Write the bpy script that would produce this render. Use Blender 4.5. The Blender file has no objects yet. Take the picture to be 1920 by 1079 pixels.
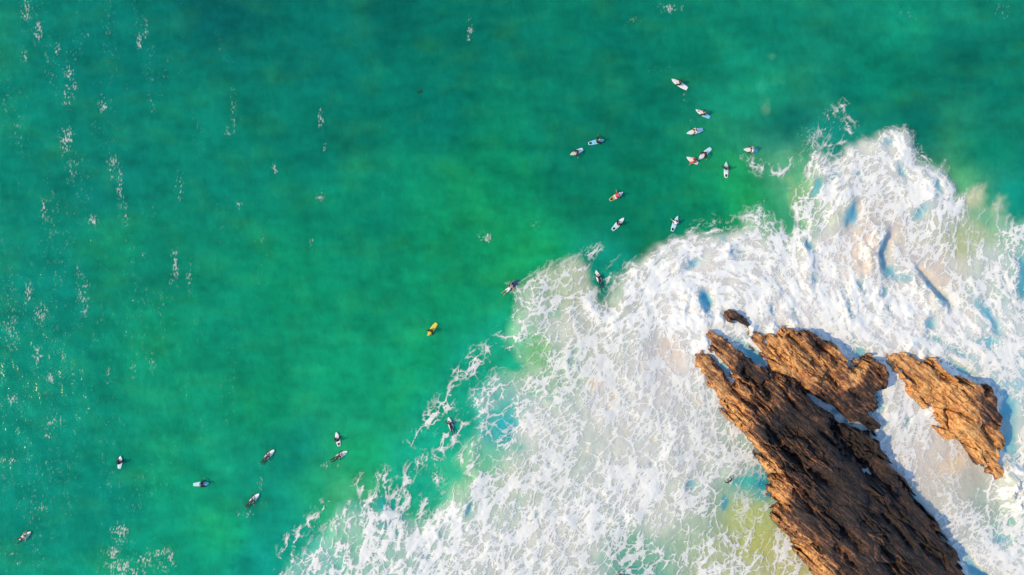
import bpy, bmesh, math, random
import numpy as np
from mathutils import Vector, Matrix

# ------------------------------------------------------------------ camera, sky, sun, exposure
scene = bpy.context.scene
COL = scene.collection
CAM_H = 85.0                      # drone height above the sea, looking straight down
S = 1.0 / 15.0                    # metres per photograph pixel at sea level (frame is 128 m wide)
cam_data = bpy.data.cameras.new('camera')
cam_data.sensor_width = 36.0
cam_data.lens = 18.0 / (64.0 / CAM_H)
cam_data.clip_end = 20000.0
cam = bpy.data.objects.new('camera', cam_data)
cam.location = (0.0, 0.0, CAM_H)
COL.objects.link(cam)
scene.camera = cam

SUN_EL = math.radians(36.0)
SUN_H = Vector((-0.985, -0.17, 0.0)).normalized()          # horizontal direction towards the sun
sun_dir = SUN_H * math.cos(SUN_EL) + Vector((0, 0, math.sin(SUN_EL)))
sun_data = bpy.data.lights.new('sun', 'SUN')
sun_data.energy = 2.15
sun_data.angle = math.radians(0.53)
sun_data.color = (1.0, 0.74, 0.36)
sun = bpy.data.objects.new('sun', sun_data)
sun.rotation_euler = sun_dir.to_track_quat('Z', 'Y').to_euler()
COL.objects.link(sun)

world = bpy.data.worlds.new('World')
scene.world = world
world.use_nodes = True
wn = world.node_tree
sky = wn.nodes.new('ShaderNodeTexSky')
sky.sky_type = 'NISHITA'
sky.sun_disc = False
sky.ozone_density = 1.8
sky.air_density = 1.0
sky.dust_density = 0.2
sky.sun_elevation = SUN_EL
sky.sun_rotation = math.atan2(SUN_H.x, SUN_H.y)
wn.links.new(sky.outputs[0], wn.nodes['Background'].inputs[0])
wn.nodes['Background'].inputs[1].default_value = 0.15
scene.view_settings.view_transform = 'Standard'
scene.view_settings.look = 'None'
scene.view_settings.gamma = 1.0
scene.view_settings.exposure = .80

# ==FIELDS==
# ------------------------------------------------------------------ numeric helpers
def P(px, py, z=0.0):
    """photograph pixel -> world metres on the level z"""
    k = S * (CAM_H - z) / CAM_H
    return ((px - 960.0) * k, (539.5 - py) * k)

def sstep(a, b, x):
    t = np.clip((x - a) / (b - a), 0.0, 1.0)
    return t * t * (3 - 2 * t)

def hash2(ix, iy, seed):
    h = (ix.astype(np.int64) * 374761393 + iy.astype(np.int64) * 668265263 + seed * 1442695041) & 0xffffffff
    h = ((h ^ (h >> 13)) * 1274126177) & 0xffffffff
    h = ((h ^ (h >> 15)) * 2246822519) & 0xffffffff
    return ((h ^ (h >> 16)) & 0xffffff).astype(np.float32) / 16777216.0

_rng = np.random.default_rng(5)
_PT = _rng.permutation(512).astype(np.int32)
_ANG = (_rng.random(512) * 2 * np.pi).astype(np.float32)
_GX, _GY = np.cos(_ANG), np.sin(_ANG)
def perlin(x, y, seed=0):
    x = x.astype(np.float32) + seed * 17.13
    y = y.astype(np.float32) - seed * 9.71
    xf, yf = np.floor(x), np.floor(y)
    xi, yi = xf.astype(np.int32), yf.astype(np.int32)
    fx, fy = x - xf, y - yf
    u = fx * fx * fx * (fx * (fx * 6 - 15) + 10)
    v = fy * fy * fy * (fy * (fy * 6 - 15) + 10)
    a0, a1 = _PT[xi & 511], _PT[(xi + 1) & 511]
    y0, y1 = yi & 511, (yi + 1) & 511
    def g(a, yy, dx, dy):
        k = _PT[(a + yy) & 511]
        return _GX[k] * dx + _GY[k] * dy
    n00, n10 = g(a0, y0, fx, fy), g(a1, y0, fx - 1, fy)
    n01, n11 = g(a0, y1, fx, fy - 1), g(a1, y1, fx - 1, fy - 1)
    nx0 = n00 + u * (n10 - n00)
    nx1 = n01 + u * (n11 - n01)
    return (nx0 + v * (nx1 - nx0)) * 1.5

def fbm(x, y, scale, octv=4, seed=0, gain=0.5):
    out = np.zeros(x.shape, np.float32); a, f, tot = 1.0, 1.0 / scale, 0.0
    for o in range(octv):
        out += a * perlin(x * f, y * f, seed + o * 3)
        tot += a; a *= gain; f *= 2.03
    return out / tot

def worley(x, y, cell, seed=0):
    """F2-F1 and the id hash of the nearest cell, in units of the cell"""
    x = (x / cell).astype(np.float32); y = (y / cell).astype(np.float32)
    xi, yi = np.floor(x).astype(np.int32), np.floor(y).astype(np.int32)
    f1 = np.full(x.shape, 9.0, np.float32); f2 = f1.copy(); idh = np.zeros(x.shape, np.float32)
    for dx in (-1, 0, 1):
        for dy in (-1, 0, 1):
            cx, cy = xi + dx, yi + dy
            d = np.hypot(cx + hash2(cx, cy, seed) - x, cy + hash2(cx, cy, seed + 7) - y)
            near = d < f1
            f2 = np.where(near, f1, np.minimum(f2, d))
            idh = np.where(near, hash2(cx, cy, seed + 13), idh)
            f1 = np.where(near, d, f1)
    return f2 - f1, idh

def poly_sd(x, y, pts):
    """signed distance to a closed polygon, positive inside"""
    pts = np.asarray(pts, np.float32)
    d2 = np.full(x.shape, 1e9, np.float32); ins = np.zeros(x.shape, bool)
    for i in range(len(pts)):
        ax, ay = pts[i - 1]; bx, by = pts[i]
        ex, ey = bx - ax, by - ay
        t = np.clip(((x - ax) * ex + (y - ay) * ey) / (ex * ex + ey * ey + 1e-9), 0, 1)
        d2 = np.minimum(d2, (x - ax - t * ex) ** 2 + (y - ay - t * ey) ** 2)
        if ay != by:
            ins ^= ((ay > y) != (by > y)) & (x < (bx - ax) * (y - ay) / (by - ay) + ax)
    d = np.sqrt(d2)
    return np.where(ins, d, -d)

def line_d(x, y, pts):
    """distance to a polyline, side sign (+ = right of travel) and position 0..1 along it"""
    best = np.full(x.shape, 1e9, np.float32); side = np.zeros(x.shape, np.float32); along = side.copy()
    n = len(pts) - 1
    for i in range(n):
        ax, ay = pts[i]; bx, by = pts[i + 1]
        ex, ey = bx - ax, by - ay
        t = np.clip(((x - ax) * ex + (y - ay) * ey) / (ex * ex + ey * ey + 1e-9), 0, 1)
        d = np.hypot(x - ax - t * ex, y - ay - t * ey)
        m = d < best
        best = np.where(m, d, best)
        side = np.where(m, np.sign((x - ax) * ey - (y - ay) * ex), side)
        along = np.where(m, (i + t) / n, along)
    return best, side, along

def shepard(x, y, pts, vals, power=1.6, eps=6.0):
    """scattered-data interpolation, all in metres"""
    vals = np.asarray(vals, np.float32)
    if vals.ndim == 1: vals = vals[:, None]
    num = np.zeros(x.shape + (vals.shape[1],), np.float32); den = np.zeros(x.shape, np.float32)
    for (ax, ay), v in zip(pts, vals):
        w = 1.0 / ((x - ax) ** 2 + (y - ay) ** 2 + eps) ** power
        num += w[..., None] * v; den += w
    return num / den[..., None]

def lin(c):
    c = np.asarray(c, np.float32) / 255.0
    return np.where(c <= 0.04045, c / 12.92, ((c + 0.055) / 1.055) ** 2.4)

# fine grid over the frame and a margin round it
DX = 0.1
GX0, GX1, GY0, GY1 = -74.0, 74.0, -46.0, 44.0
gx = np.arange(GX0, GX1 + DX / 2, DX, dtype=np.float32)
gy = np.arange(GY0, GY1 + DX / 2, DX, dtype=np.float32)
XX, YY = np.meshgrid(gx, gy)
def coarse(step):
    cx = np.arange(GX0 - 3, GX1 + 3 + step, step, dtype=np.float32)
    cy = np.arange(GY0 - 3, GY1 + 3 + step, step, dtype=np.float32)
    return cx, cy, np.meshgrid(cx, cy)
def bilin(arr, cx, cy, x, y):
    fx = np.clip((x - cx[0]) / (cx[1] - cx[0]), 0, len(cx) - 1.001)
    fy = np.clip((y - cy[0]) / (cy[1] - cy[0]), 0, len(cy) - 1.001)
    ix, iy = fx.astype(np.int32), fy.astype(np.int32)
    tx, ty = fx - ix, fy - iy
    if arr.ndim == 3: tx, ty = tx[..., None], ty[..., None]
    return (arr[iy, ix] * (1 - tx) + arr[iy, ix + 1] * tx) * (1 - ty) + (arr[iy + 1, ix] * (1 - tx) + arr[iy + 1, ix + 1] * tx) * ty
def sample(arr, x, y):
    """field value at a single world point"""
    return bilin(arr, gx, gy, np.array([x], np.float32), np.array([y], np.float32))[0]

# large and small warps shared by the fields, so that edges are ragged
WX = fbm(XX, YY, 6.0, 4, 11); WY = fbm(XX, YY, 6.0, 4, 23)
wx = fbm(XX, YY, 1.5, 3, 31); wy = fbm(XX, YY, 1.5, 3, 47)

# outline of the white wash round the rocks (photograph pixels)
EDGE = [(480,1150),(535,1062),(585,1012),(612,985),(640,952),(665,942),(690,946),(715,926),(740,946),(775,975),(790,985),(812,970),(835,940),
 (850,905),(875,897),(865,860),(870,832),(890,805),(885,770),(888,735),(905,725),(930,702),(965,702),(985,690),(965,656),(945,636),(960,605),
 (970,570),(962,540),(990,530),(1020,510),(1060,488),(1085,484),(1100,500),(1108,530),(1128,562),(1143,572),(1150,545),(1162,520),(1185,495),
 (1210,478),(1240,455),(1280,446),(1330,440),(1350,440),(1372,428),(1400,424),(1392,402),(1420,395),(1450,412),(1476,440),(1500,425),(1492,400),
 (1482,352),(1468,328),(1500,345),(1520,310),(1530,278),(1560,300),(1590,275),(1620,265),(1650,250),(1670,243),(1696,250),(1703,275),(1722,302),
 (1750,312),(1770,315),(1781,345),(1787,375),(1805,362),(1830,350),(1845,345),(1842,382),(1858,392),(1876,366),(1886,370),(1880,402),(1900,420),
 (1925,408),(1980,400),(2080,440),(2080,1300),(440,1300)]
def edge_field():
    cx2, cy2, (dX, dY) = coarse(0.3)
    sd = poly_sd(dX, dY, [P(*p) for p in EDGE])
    return bilin(sd, cx2, cy2, XX + 1.1 * WX + 0.55 * wx, YY + 1.1 * WY + 0.55 * wy)
SD = edge_field()

# ------------------------------------------------------------------ colour of the water body (depth, sand, milky wash, and painted blue shade)
TINT = [
 (0,0,18,130,115),(200,100,16,127,116),(420,10,13,104,100),(700,20,12,110,100),(600,100,15,122,110),(900,60,14,118,102),
 (1150,60,14,122,104),(1300,100,15,128,106),(1430,60,18,132,112),(1415,165,34,156,122),(1395,135,26,148,120),
 (1480,235,12,110,98),(1600,180,14,122,104),(1700,60,24,146,120),(1800,30,26,142,120),(1785,100,12,108,95),
 (1900,150,16,128,110),(1720,240,14,116,102),(1850,290,15,134,110),(1650,140,16,132,108),
 (0,300,18,136,118),(200,350,18,131,118),(100,550,18,138,122),(250,500,16,126,113),(400,300,18,136,116),(600,250,15,125,108),
 (800,200,14,125,108),(700,400,18,138,110),(850,450,22,148,105),(950,350,20,145,105),(1050,300,16,128,104),(1100,250,15,122,102),
 (1200,200,15,125,104),(1180,380,15,128,100),(1250,350,17,136,106),(1390,365,38,168,105),(1330,380,20,142,102),(1230,440,15,126,98),
 (400,600,20,145,115),(240,490,28,153,112),(320,640,25,152,115),(550,550,20,148,110),(700,600,20,145,108),(850,550,22,150,105),
 (950,450,28,160,105),(900,400,28,152,100),(1000,490,30,162,105),(500,750,22,152,112),(650,700,24,158,115),(750,750,26,162,114),
 (800,680,25,165,115),(850,750,28,172,145),(880,715,24,162,135),(800,800,28,170,140),(905,680,32,172,138),(830,840,30,175,145),
 (100,750,20,146,125),(60,900,18,142,125),(200,950,18,141,122),(320,900,24,156,120),(420,1000,28,166,120),(500,950,20,146,125),
 (560,860,18,141,120),(680,860,34,174,118),(600,920,35,165,120),(650,930,90,182,128),(480,1060,25,166,148),(300,1050,22,156,125),
 (770,900,30,172,142),(540,1000,24,160,138),
 (1000,570,150,190,155),(1045,525,160,186,150),(1080,540,178,190,160),(1130,505,25,150,130),(1132,555,18,122,105),
 (970,635,110,192,145),(1012,662,108,180,112),(950,700,40,172,134),(1000,700,150,192,155),(1050,620,182,198,178),(1100,610,188,198,172),
 (1250,700,206,207,198),(1150,750,200,206,196),(1000,800,196,206,192),(925,770,70,180,160),(935,800,60,172,165),(900,860,100,190,150),
 (850,890,70,185,145),(880,880,130,192,140),(960,900,178,197,172),(1050,1000,196,203,188),(800,1000,160,200,176),(700,980,95,182,152),
 (650,1000,110,192,152),(725,945,32,162,152),(600,1040,90,187,165),(900,1040,188,202,188),(1200,900,200,208,197),(1300,850,194,202,188),
 (1380,880,172,188,168),(1388,903,70,170,152),(1425,905,45,155,162),(1400,960,168,182,105),(1420,1020,168,178,100),(1300,1000,152,182,150),
 (1200,1045,120,180,145),(1190,1062,70,155,138),(1250,960,190,202,182),(1350,1060,168,184,140),(1480,1060,178,184,128),(1360,930,150,182,150),
 (1500,320,125,185,140),(1490,370,120,182,122),(1455,425,100,180,125),(1560,250,30,152,138),(1540,285,26,142,126),(1600,330,196,205,192),
 (1650,430,202,198,184),(1620,470,216,204,182),(1700,500,198,198,188),(1765,500,206,200,184),(1830,430,165,188,145),(1825,370,190,196,158),
 (1872,385,172,196,158),(1850,405,70,168,128),(1905,370,20,146,130),(1910,425,120,192,158),(1787,462,178,190,140),(1850,500,188,206,192),
 (1915,520,70,168,168),(1900,600,196,216,210),(1800,365,120,180,130),(1700,850,206,207,198),(1760,850,198,198,184),(1790,870,214,198,168),
 (1820,900,178,184,170),(1850,950,154,178,164),(1780,950,196,201,187),(1900,975,128,194,170),(1850,1050,210,222,220),(1640,820,190,205,200),
 (1400,480,214,214,204),(1550,500,216,216,208),(1500,600,220,222,218),(1700,600,220,222,216),(1800,620,200,215,212),(1300,560,214,216,208),
 (1680,310,196,206,198),(1760,360,190,206,200),(1880,700,150,205,212),(1400,690,120,190,200),(1560,640,190,212,216),
 (1960,560,90,180,165),(1960,300,16,130,112),(1960,900,200,214,206),(1100,1130,190,200,186),(700,1130,120,192,160),(300,1130,22,156,128),
]
BLOT = [ # sandy and clear patches inside the wash, and painted blue shade: px, py, rx, ry, r, g, b, strength
 (1262,648,26,40,214,200,184,.9),(1120,718,14,13,228,200,160,.95),(1150,752,10,18,226,202,168,.9),(1100,850,10,14,212,206,182,.6),
 (1312,750,10,14,222,206,186,.85),(1375,820,10,10,206,206,168,.85),(1230,822,9,10,210,206,176,.7),(1178,808,9,11,214,204,178,.7),
 (1115,650,11,10,204,202,168,.8),(1122,600,16,11,186,196,166,.8),(1042,585,13,12,142,186,158,.85),(1075,595,18,13,184,190,176,.8),
 (1040,1012,14,9,216,198,172,.8),(1085,985,9,12,222,204,172,.8),(1068,1000,10,8,214,200,168,.8),(1160,845,10,10,200,200,180,.6),
 (1436,203,10,9,104,152,118,.5),(1442,192,7,16,80,155,118,.5),(1430,170,12,22,44,162,122,.5),(1447,105,9,8,70,160,120,.6),(1455,150,12,9,40,158,120,.6),
 (1640,445,18,14,206,196,182,.8),(1745,590,12,14,222,214,196,.9),(1735,515,12,14,214,204,186,.9),(1808,588,20,8,216,206,188,.9),
 (1780,500,10,20,196,200,190,.8),(1790,868,13,24,214,194,156,.85),(1760,855,14,8,206,196,170,.6),(1495,372,16,22,128,178,122,.8),
 (1470,300,22,16,86,168,126,.8),(1425,395,14,14,60,172,120,.7),(920,745,14,10,36,168,150,.8),(945,795,18,16,46,170,170,.9),(955,812,10,9,40,160,165,.8),
 (722,975,14,16,36,160,160,.8),(740,995,8,14,48,165,160,.8),(878,955,8,10,112,186,190,.8),(975,948,8,12,90,172,160,.7),(795,1015,8,14,84,182,160,.8),
 (1000,740,10,9,96,182,150,.7),(975,835,12,7,100,185,155,.8),(1190,1062,12,8,56,150,136,.8),(1210,1020,14,16,120,178,150,.7),(1130,1050,10,12,130,184,160,.7),
 (1360,945,8,16,50,150,165,.8),(1400,902,30,10,70,172,160,.9),(1424,907,12,9,28,138,160,.8),
 (995,885,9,8,176,186,172,.7),(1015,890,10,9,172,182,170,.7),(1270,720,10,9,196,202,190,.6),(1208,735,20,9,192,198,190,.6),(1290,800,14,20,206,204,196,.6),
 (1655,470,12,30,90,175,190,.6),(1672,512,16,12,100,180,190,.6),(1700,520,14,10,90,165,180,.8),(1735,535,14,12,90,175,190,.6),(1758,560,14,14,90,175,190,.6),(1598,402,10,22,110,185,205,.8),(1320,568,14,18,90,180,205,.8),(1850,590,10,30,110,190,210,.8),(1915,540,10,40,70,165,170,.8),  # mostly blue shade beside the crests, painted into the water colour
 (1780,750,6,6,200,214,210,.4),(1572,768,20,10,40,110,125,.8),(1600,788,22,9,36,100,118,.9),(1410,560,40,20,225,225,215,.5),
]
def tint_field():
    cx, cy, (cX, cY) = coarse(0.6)
    tp = np.array([P(a[0], a[1]) for a in TINT], np.float32)
    tc = lin([a[2:5] for a in TINT])
    wash = poly_sd(tp[:, 0], tp[:, 1], [P(*p) for p in EDGE]) > 0
    qx = XX + 1.5 * WX + 0.45 * wx; qy = YY + 1.5 * WY + 0.45 * wy
    t_out = bilin(shepard(cX, cY, tp[~wash], tc[~wash], 1.7, 3.0), cx, cy, qx, qy)
    t_in = bilin(shepard(cX, cY, tp[wash], tc[wash], 1.9, 1.5), cx, cy, qx, qy)
    k = sstep(-0.8, 0.9, SD + .4 * WY)[..., None]
    t = t_out * np.array([.55, .86, .78], np.float32) * (1 - k) + t_in * np.array([1.06, .98, 1.0], np.float32) * k
    for (px, py, rx, ry, r, g, b, st) in BLOT:
        ax, ay = P(px, py); m = max(rx, ry) * S * 1.9
        i0, i1 = np.searchsorted(gx, [ax - m, ax + m]); j0, j1 = np.searchsorted(gy, [ay - m, ay + m])
        sl = (slice(j0, j1), slice(i0, i1))
        d = np.hypot((qx[sl] - 0.8 * WX[sl] - ax) / (rx * S), (qy[sl] - 0.8 * WY[sl] - ay) / (ry * S))
        w = (st * (1 - sstep(0.55, 1.35, d)))[..., None]
        t[sl] = t[sl] * (1 - w) + lin([r, g, b]) * w
    # drifting clouds of sand and deeper water in the open sea
    n = fbm(XX + 0.5 * YY, YY * 1.3, 9.0, 4, 61, 0.55); n2 = fbm(XX * .7, YY * 1.5, 3.2, 3, 83)
    n3 = fbm(XX * .8 + .3 * wx, YY * 1.2, 1.3, 4, 87, .6)
    f = 1.0 + 0.26 * n + 0.27 * n2 + .20 * n3
    f = 1.0 + (f - 1.0) * (1 - .7 * k[..., 0])
    t = t * f[..., None]
    g = np.clip(fbm(XX * .8, YY * 1.4, 5.0, 3, 97), 0, 1) * (1 - .8 * k[..., 0])
    t[..., 0] += 0.010 * g; t[..., 1] += 0.045 * g; t[..., 2] -= 0.012 * g
    return np.clip(t, 0.002, 0.85)

# ------------------------------------------------------------------ how much foam lies where
AMT = [(560,1050,.40),(620,1000,.42),(680,1000,.5),(740,960,.34),(720,1050,.62),(800,1030,.72),(850,960,.8),(900,920,.6),(865,905,.25),(900,862,.22),
 (880,850,.45),(935,795,.2),(905,745,.55),(960,735,.5),(1000,800,.6),(1100,750,.58),(1200,750,.6),(1300,750,.6),(1150,850,.62),(1250,850,.68),(1000,900,.6),
 (950,1000,.66),(1050,1000,.66),(1150,950,.76),(1250,950,.66),(1300,900,.6),(1375,880,.5),(1400,903,.05),(1400,960,.18),(1425,1010,.22),(1350,1000,.36),
 (1300,1030,.36),(1200,1045,.34),(1400,1060,.45),(1490,1050,.36),(1440,960,.2),(1010,560,.44),(1050,525,.26),(1075,545,.3),(990,600,.6),(1050,650,.6),(1005,662,.14),
 (960,690,.2),(1100,620,.56),(1120,580,.66),(1150,590,.8),(1200,520,.86),(1180,600,.75),(1300,480,.8),(1280,560,.9),(1350,500,.9),(1400,560,.92),(1255,650,.18),(1290,620,.9),
 (1310,640,.97),(1500,560,.98),(1450,480,.84),(1550,500,.82),(1500,430,.72),(1485,350,.28),(1440,395,.5),(1460,420,.2),(1560,350,.66),(1620,320,.62),(1670,258,.88),(1690,300,.72),
 (1765,330,.9),(1770,400,.72),(1640,430,.38),(1620,470,.36),(1680,440,.5),(1740,480,.58),(1700,530,.7),(1762,510,.42),(1640,560,.96),(1600,620,1.),(1700,600,.98),
 (1800,545,.6),(1755,560,.5),(1850,560,.6),(1820,440,.2),(1830,380,.2),(1870,400,.2),(1880,450,.4),(1900,500,.55),(1800,640,.92),(1870,650,.8),(1900,720,.62),(1700,650,1.),(1565,650,.85),
 (1660,760,.8),(1700,760,.74),(1720,850,.42),(1790,880,.26),(1820,900,.08),(1750,930,.34),(1800,980,.48),(1850,1040,.85),(1870,970,.3),(1890,930,1.),(1910,900,1.),
 (1900,1050,.9),(1830,1070,.66),(1780,1010,.5),(1340,600,.9),(1400,680,.75),(1960,500,.6),(1585,775,.05),(1610,792,.1),(1570,765,.05),(1960,1000,.9),(1100,1130,.6)]
STRANDS = [ # thin lines of foam outside the wash: width px, strength, points
 (3,.8,[(915,655),(902,668),(888,688),(884,700),(868,700),(860,697)]),(4,.9,[(890,672),(886,690)]),(2,.6,[(860,700),(848,725),(842,748)]),
 (4,.85,[(838,755),(828,768),(818,775),(803,792)]),(2.5,.55,[(800,800),(786,815),(772,830)]),(2.5,.7,[(838,800),(830,835),(818,862),(814,885),(818,905)]),
 (3,.7,[(848,815),(852,830),(862,812),(866,795)]),(3,.75,[(800,855),(785,868),(770,885),(762,902),(752,915),(742,930),(740,945)]),
 (2.5,.8,[(752,916),(765,922),(767,935),(758,950),(745,950)]),(3,.8,[(710,893),(722,892),(724,905),(722,925),(705,932),(690,940),(682,952)]),
 (2.5,.75,[(799,935),(792,955),(788,975)]),(2.5,.7,[(605,955),(590,965),(575,982),(562,995),(553,1015),(548,1030),(546,1060),(544,1085)]),
 (2,.6,[(542,1010),(532,1030),(527,1055),(524,1085)]),(2.5,.6,[(620,938),(610,950)]),(3,.7,[(677,905),(677,918)]),
 (3,.7,[(970,560),(964,585),(965,610),(972,625)]),(3,.6,[(990,530),(1005,525),(1000,540)]),(3,.7,[(942,628),(960,630),(985,634),(1020,640),(1035,655)]),
 (2.5,.7,[(955,650),(972,655),(978,668)]),(4,0.45,[(1590,230),(1594,250),(1593,275),(1598,295)]),(3,0.38,[(1550,222),(1548,240),(1535,252)]),
 (2,0.41,[(1548,267),(1570,268),(1592,262)]),(2.5,.5,[(1560,287),(1572,282)]),(2.5,.6,[(1480,300),(1482,312),(1472,322),(1445,323),(1425,312),(1408,305)]),
 (2,.5,[(1570,205),(1582,200)]),(2,.5,[(1398,300),(1410,312),(1427,314)]),(3,.5,[(1370,418),(1350,425),(1330,435),(1310,440)]),(2.5,.5,[(1320,425),(1340,412),(1350,430)]),
 (2.5,.5,[(1095,485),(1105,478),(1120,470)]),(2,.45,[(1290,436),(1310,420),(1330,415)]),(3,.6,[(1403,405),(1425,395),(1438,410)]),
 (4,.8,[(1527,280),(1525,295),(1520,310),(1530,315)]),(3,.7,[(1145,530),(1150,515),(1160,500)]),
 (2.5,.7,[(1745,300),(1730,296),(1715,285),(1705,280)]),
]
FLECKS = [ # clusters of small whitecaps and of sun glints painted as foam: px, py, rx, ry, strength
 (50,18,9,28,.8),(72,60,8,18,.8),(46,105,7,10,.8),(108,92,6,14,.7),(132,135,8,14,.8),(140,160,7,10,.8),(128,180,9,22,.7),(124,262,12,22,.9),(262,75,6,16,.9),(195,200,10,12,.8),
 (272,55,6,20,.5),(166,70,6,6,.6),(282,190,6,26,.4),(438,205,6,40,.45),(430,245,7,12,.55),(880,58,5,20,.85),(516,318,5,10,.8),(82,392,6,18,.8),(175,418,9,12,.8),(226,345,7,40,.6),
 (236,402,5,30,.6),(212,312,10,26,.6),(136,320,14,26,.45),(328,500,6,36,.7),(322,525,5,10,.7),(156,560,11,42,.6),(146,510,6,14,.5),(54,548,7,18,.9),(76,590,12,20,.8),(20,620,12,40,.6),(70,668,9,22,.7),
 (95,712,10,10,.8),(25,750,16,10,.7),(138,705,6,14,.6),(205,705,7,20,.4),(250,690,6,14,.5),(286,680,7,18,.4),(910,446,11,9,1.),(603,225,6,24,.55),(608,280,5,9,.6),(270,478,5,6,.7),
 (100,790,22,14,.55),(20,862,26,7,.6),(92,818,12,6,.7),(450,385,6,9,.6),(492,450,5,6,.5),(600,370,7,16,.5),(585,455,5,8,.4),(1258,17,22,8,.75),(1185,40,20,8,.3),(355,520,5,30,.5),(335,350,8,30,.5),
 (225,1000,15,20,.9),(214,1042,12,16,1.),(226,1066,26,18,.95),(252,1075,18,12,.8),(272,1050,20,12,.75),(298,1036,26,9,.8),(322,1048,8,14,.8),(310,1062,22,12,.5),(78,955,9,7,.6),(20,1040,12,6,.5),(35,1058,8,5,.5),
 (1284,180,4,12,.5),(1296,232,8,6,.6),(1402,300,5,8,.6),(1422,314,10,5,.8),(488,905,6,12,.5),(470,962,12,10,.5),(452,960,7,8,.5),(610,872,9,6,.6),(632,872,6,6,.4),(965,552,6,30,.7),(1130,545,10,8,.5),
 (960,655,12,12,.5),(1172,500,8,8,.7),(1100,470,16,8,.4),(1560,215,14,14,.6),(1520,255,20,22,.5),(1535,240,12,12,.5),(1500,300,26,18,.25),(1545,270,20,16,.3),(1700,280,10,16,.6),(1730,300,10,8,.7),
 (1420,405,26,12,.7),(1435,380,12,14,.3),(855,820,10,12,.6),(848,800,8,22,.3),(1000,420,14,8,.3),(830,905,14,20,.5),(820,885,10,20,.5),(1345,420,34,10,.5),(600,1000,30,30,.3),
 (1700,30,16,10,.25),(1880,20,14,12,.4),(1240,130,30,30,.1),(1850,330,30,20,.1),
]
SHADE_WINDOWS = [ # thin places in the white water, with blue shade painted in: px, py, half length, half width, angle deg (up = 90), strength
 (1516,462,16,7,-65,.5),(1588,402,26,8,62,.55),(1590,570,34,7,-72,.5),(1612,540,24,6,-60,.5),(1655,548,16,6,70,.5),(1666,575,14,6,-60,.4),(1300,492,24,8,35,.5),
 (1322,566,22,11,-52,.6),(1385,474,16,12,-30,.45),(1352,448,10,10,0,.45),(1528,530,16,6,-75,.4),(1485,580,18,6,-70,.35),(1445,585,12,6,-50,.3),(1670,510,24,14,-30,.5),
 (1838,575,34,9,-55,.55),(1868,615,18,9,-60,.5),(1912,520,34,9,85,.6),(1742,610,22,9,80,.4),(1750,640,30,8,-20,.45),(1850,640,30,10,-15,.45),(1800,660,24,8,-25,.4),(1608,322,12,7,40,.4),
 (1690,320,22,7,-55,.5),(1755,350,22,9,-80,.5),(1728,395,18,8,40,.4),(1532,352,20,7,80,.5),(1560,330,14,7,60,.4),(1665,265,14,7,20,.35),(1160,545,22,6,75,.5),(1240,490,14,7,70,.4),
 (1210,545,8,6,50,.35),(1215,575,8,5,20,.35),(1075,672,20,6,85,.45),(1035,748,8,8,0,.4),(880,958,14,6,60,.5),(828,1000,12,7,-70,.5),(805,1045,12,7,80,.4),(1010,968,9,7,80,.4),(1032,868,8,6,0,.4),
 (1130,985,18,5,50,.35),(1225,870,12,5,-60,.3),(1295,905,10,6,80,.35),(1885,1010,16,8,-30,.35),(1700,790,14,5,80,.35),(1650,770,12,8,70,.4),(1888,770,34,16,85,.75),(1890,830,30,14,80,.7),(1712,942,46,9,-50,.75),(1752,1002,36,10,-56,.85),(1668,880,30,8,-55,.6),(1822,1062,34,12,-50,.6),(1845,1085,30,12,-40,.5),(1420,672,50,9,-42,.55),(1350,690,34,6,-50,.5),(1605,655,34,12,-40,.55),(1640,740,26,8,-80,.5),(1800,690,34,10,-30,.5),(1905,850,12,20,0,.4)]
FLOW = [(560,1050,72),(650,1000,85),(720,960,80),(800,1000,62),(900,930,55),(1000,900,52),(1100,800,50),(1200,900,58),(1300,850,55),(1250,700,75),(1400,1000,80),(1050,600,60),(980,600,15),(1000,540,30),
 (1180,540,55),(1250,480,35),(1330,460,20),(1300,560,-30),(1400,500,-20),(1450,560,-70),(1500,480,-80),(1560,400,55),(1620,350,40),(1680,270,-40),(1740,340,-50),(1780,420,-85),(1740,460,45),(1640,470,85),(1680,520,-45),
 (1740,560,-50),(1600,560,-75),(1550,600,-60),(1650,620,-40),(1750,620,-35),(1820,560,-60),(1860,620,-55),(1840,400,75),(1880,450,80),(1660,760,80),(1700,820,65),(1760,900,-60),(1720,880,75),(1800,980,30),(1850,1040,-40),(1890,930,70),(1350,650,-45)]
LACE = [(600,1020,.35),(750,1000,.3),(900,950,.4),(1000,850,.8),(1150,750,1.),(1250,800,1.),(1150,950,.7),(1350,1020,.6),(1200,1040,.9),(1050,620,.75),(1180,540,.2),(1300,500,.1),(1500,560,.05),(1620,350,.45),
 (1740,480,.6),(1700,600,.05),(1820,440,.4),(1720,820,.6),(1790,900,.7),(1850,1040,.3),(1620,460,.5),(980,560,.6),(1450,420,.4)]

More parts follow.
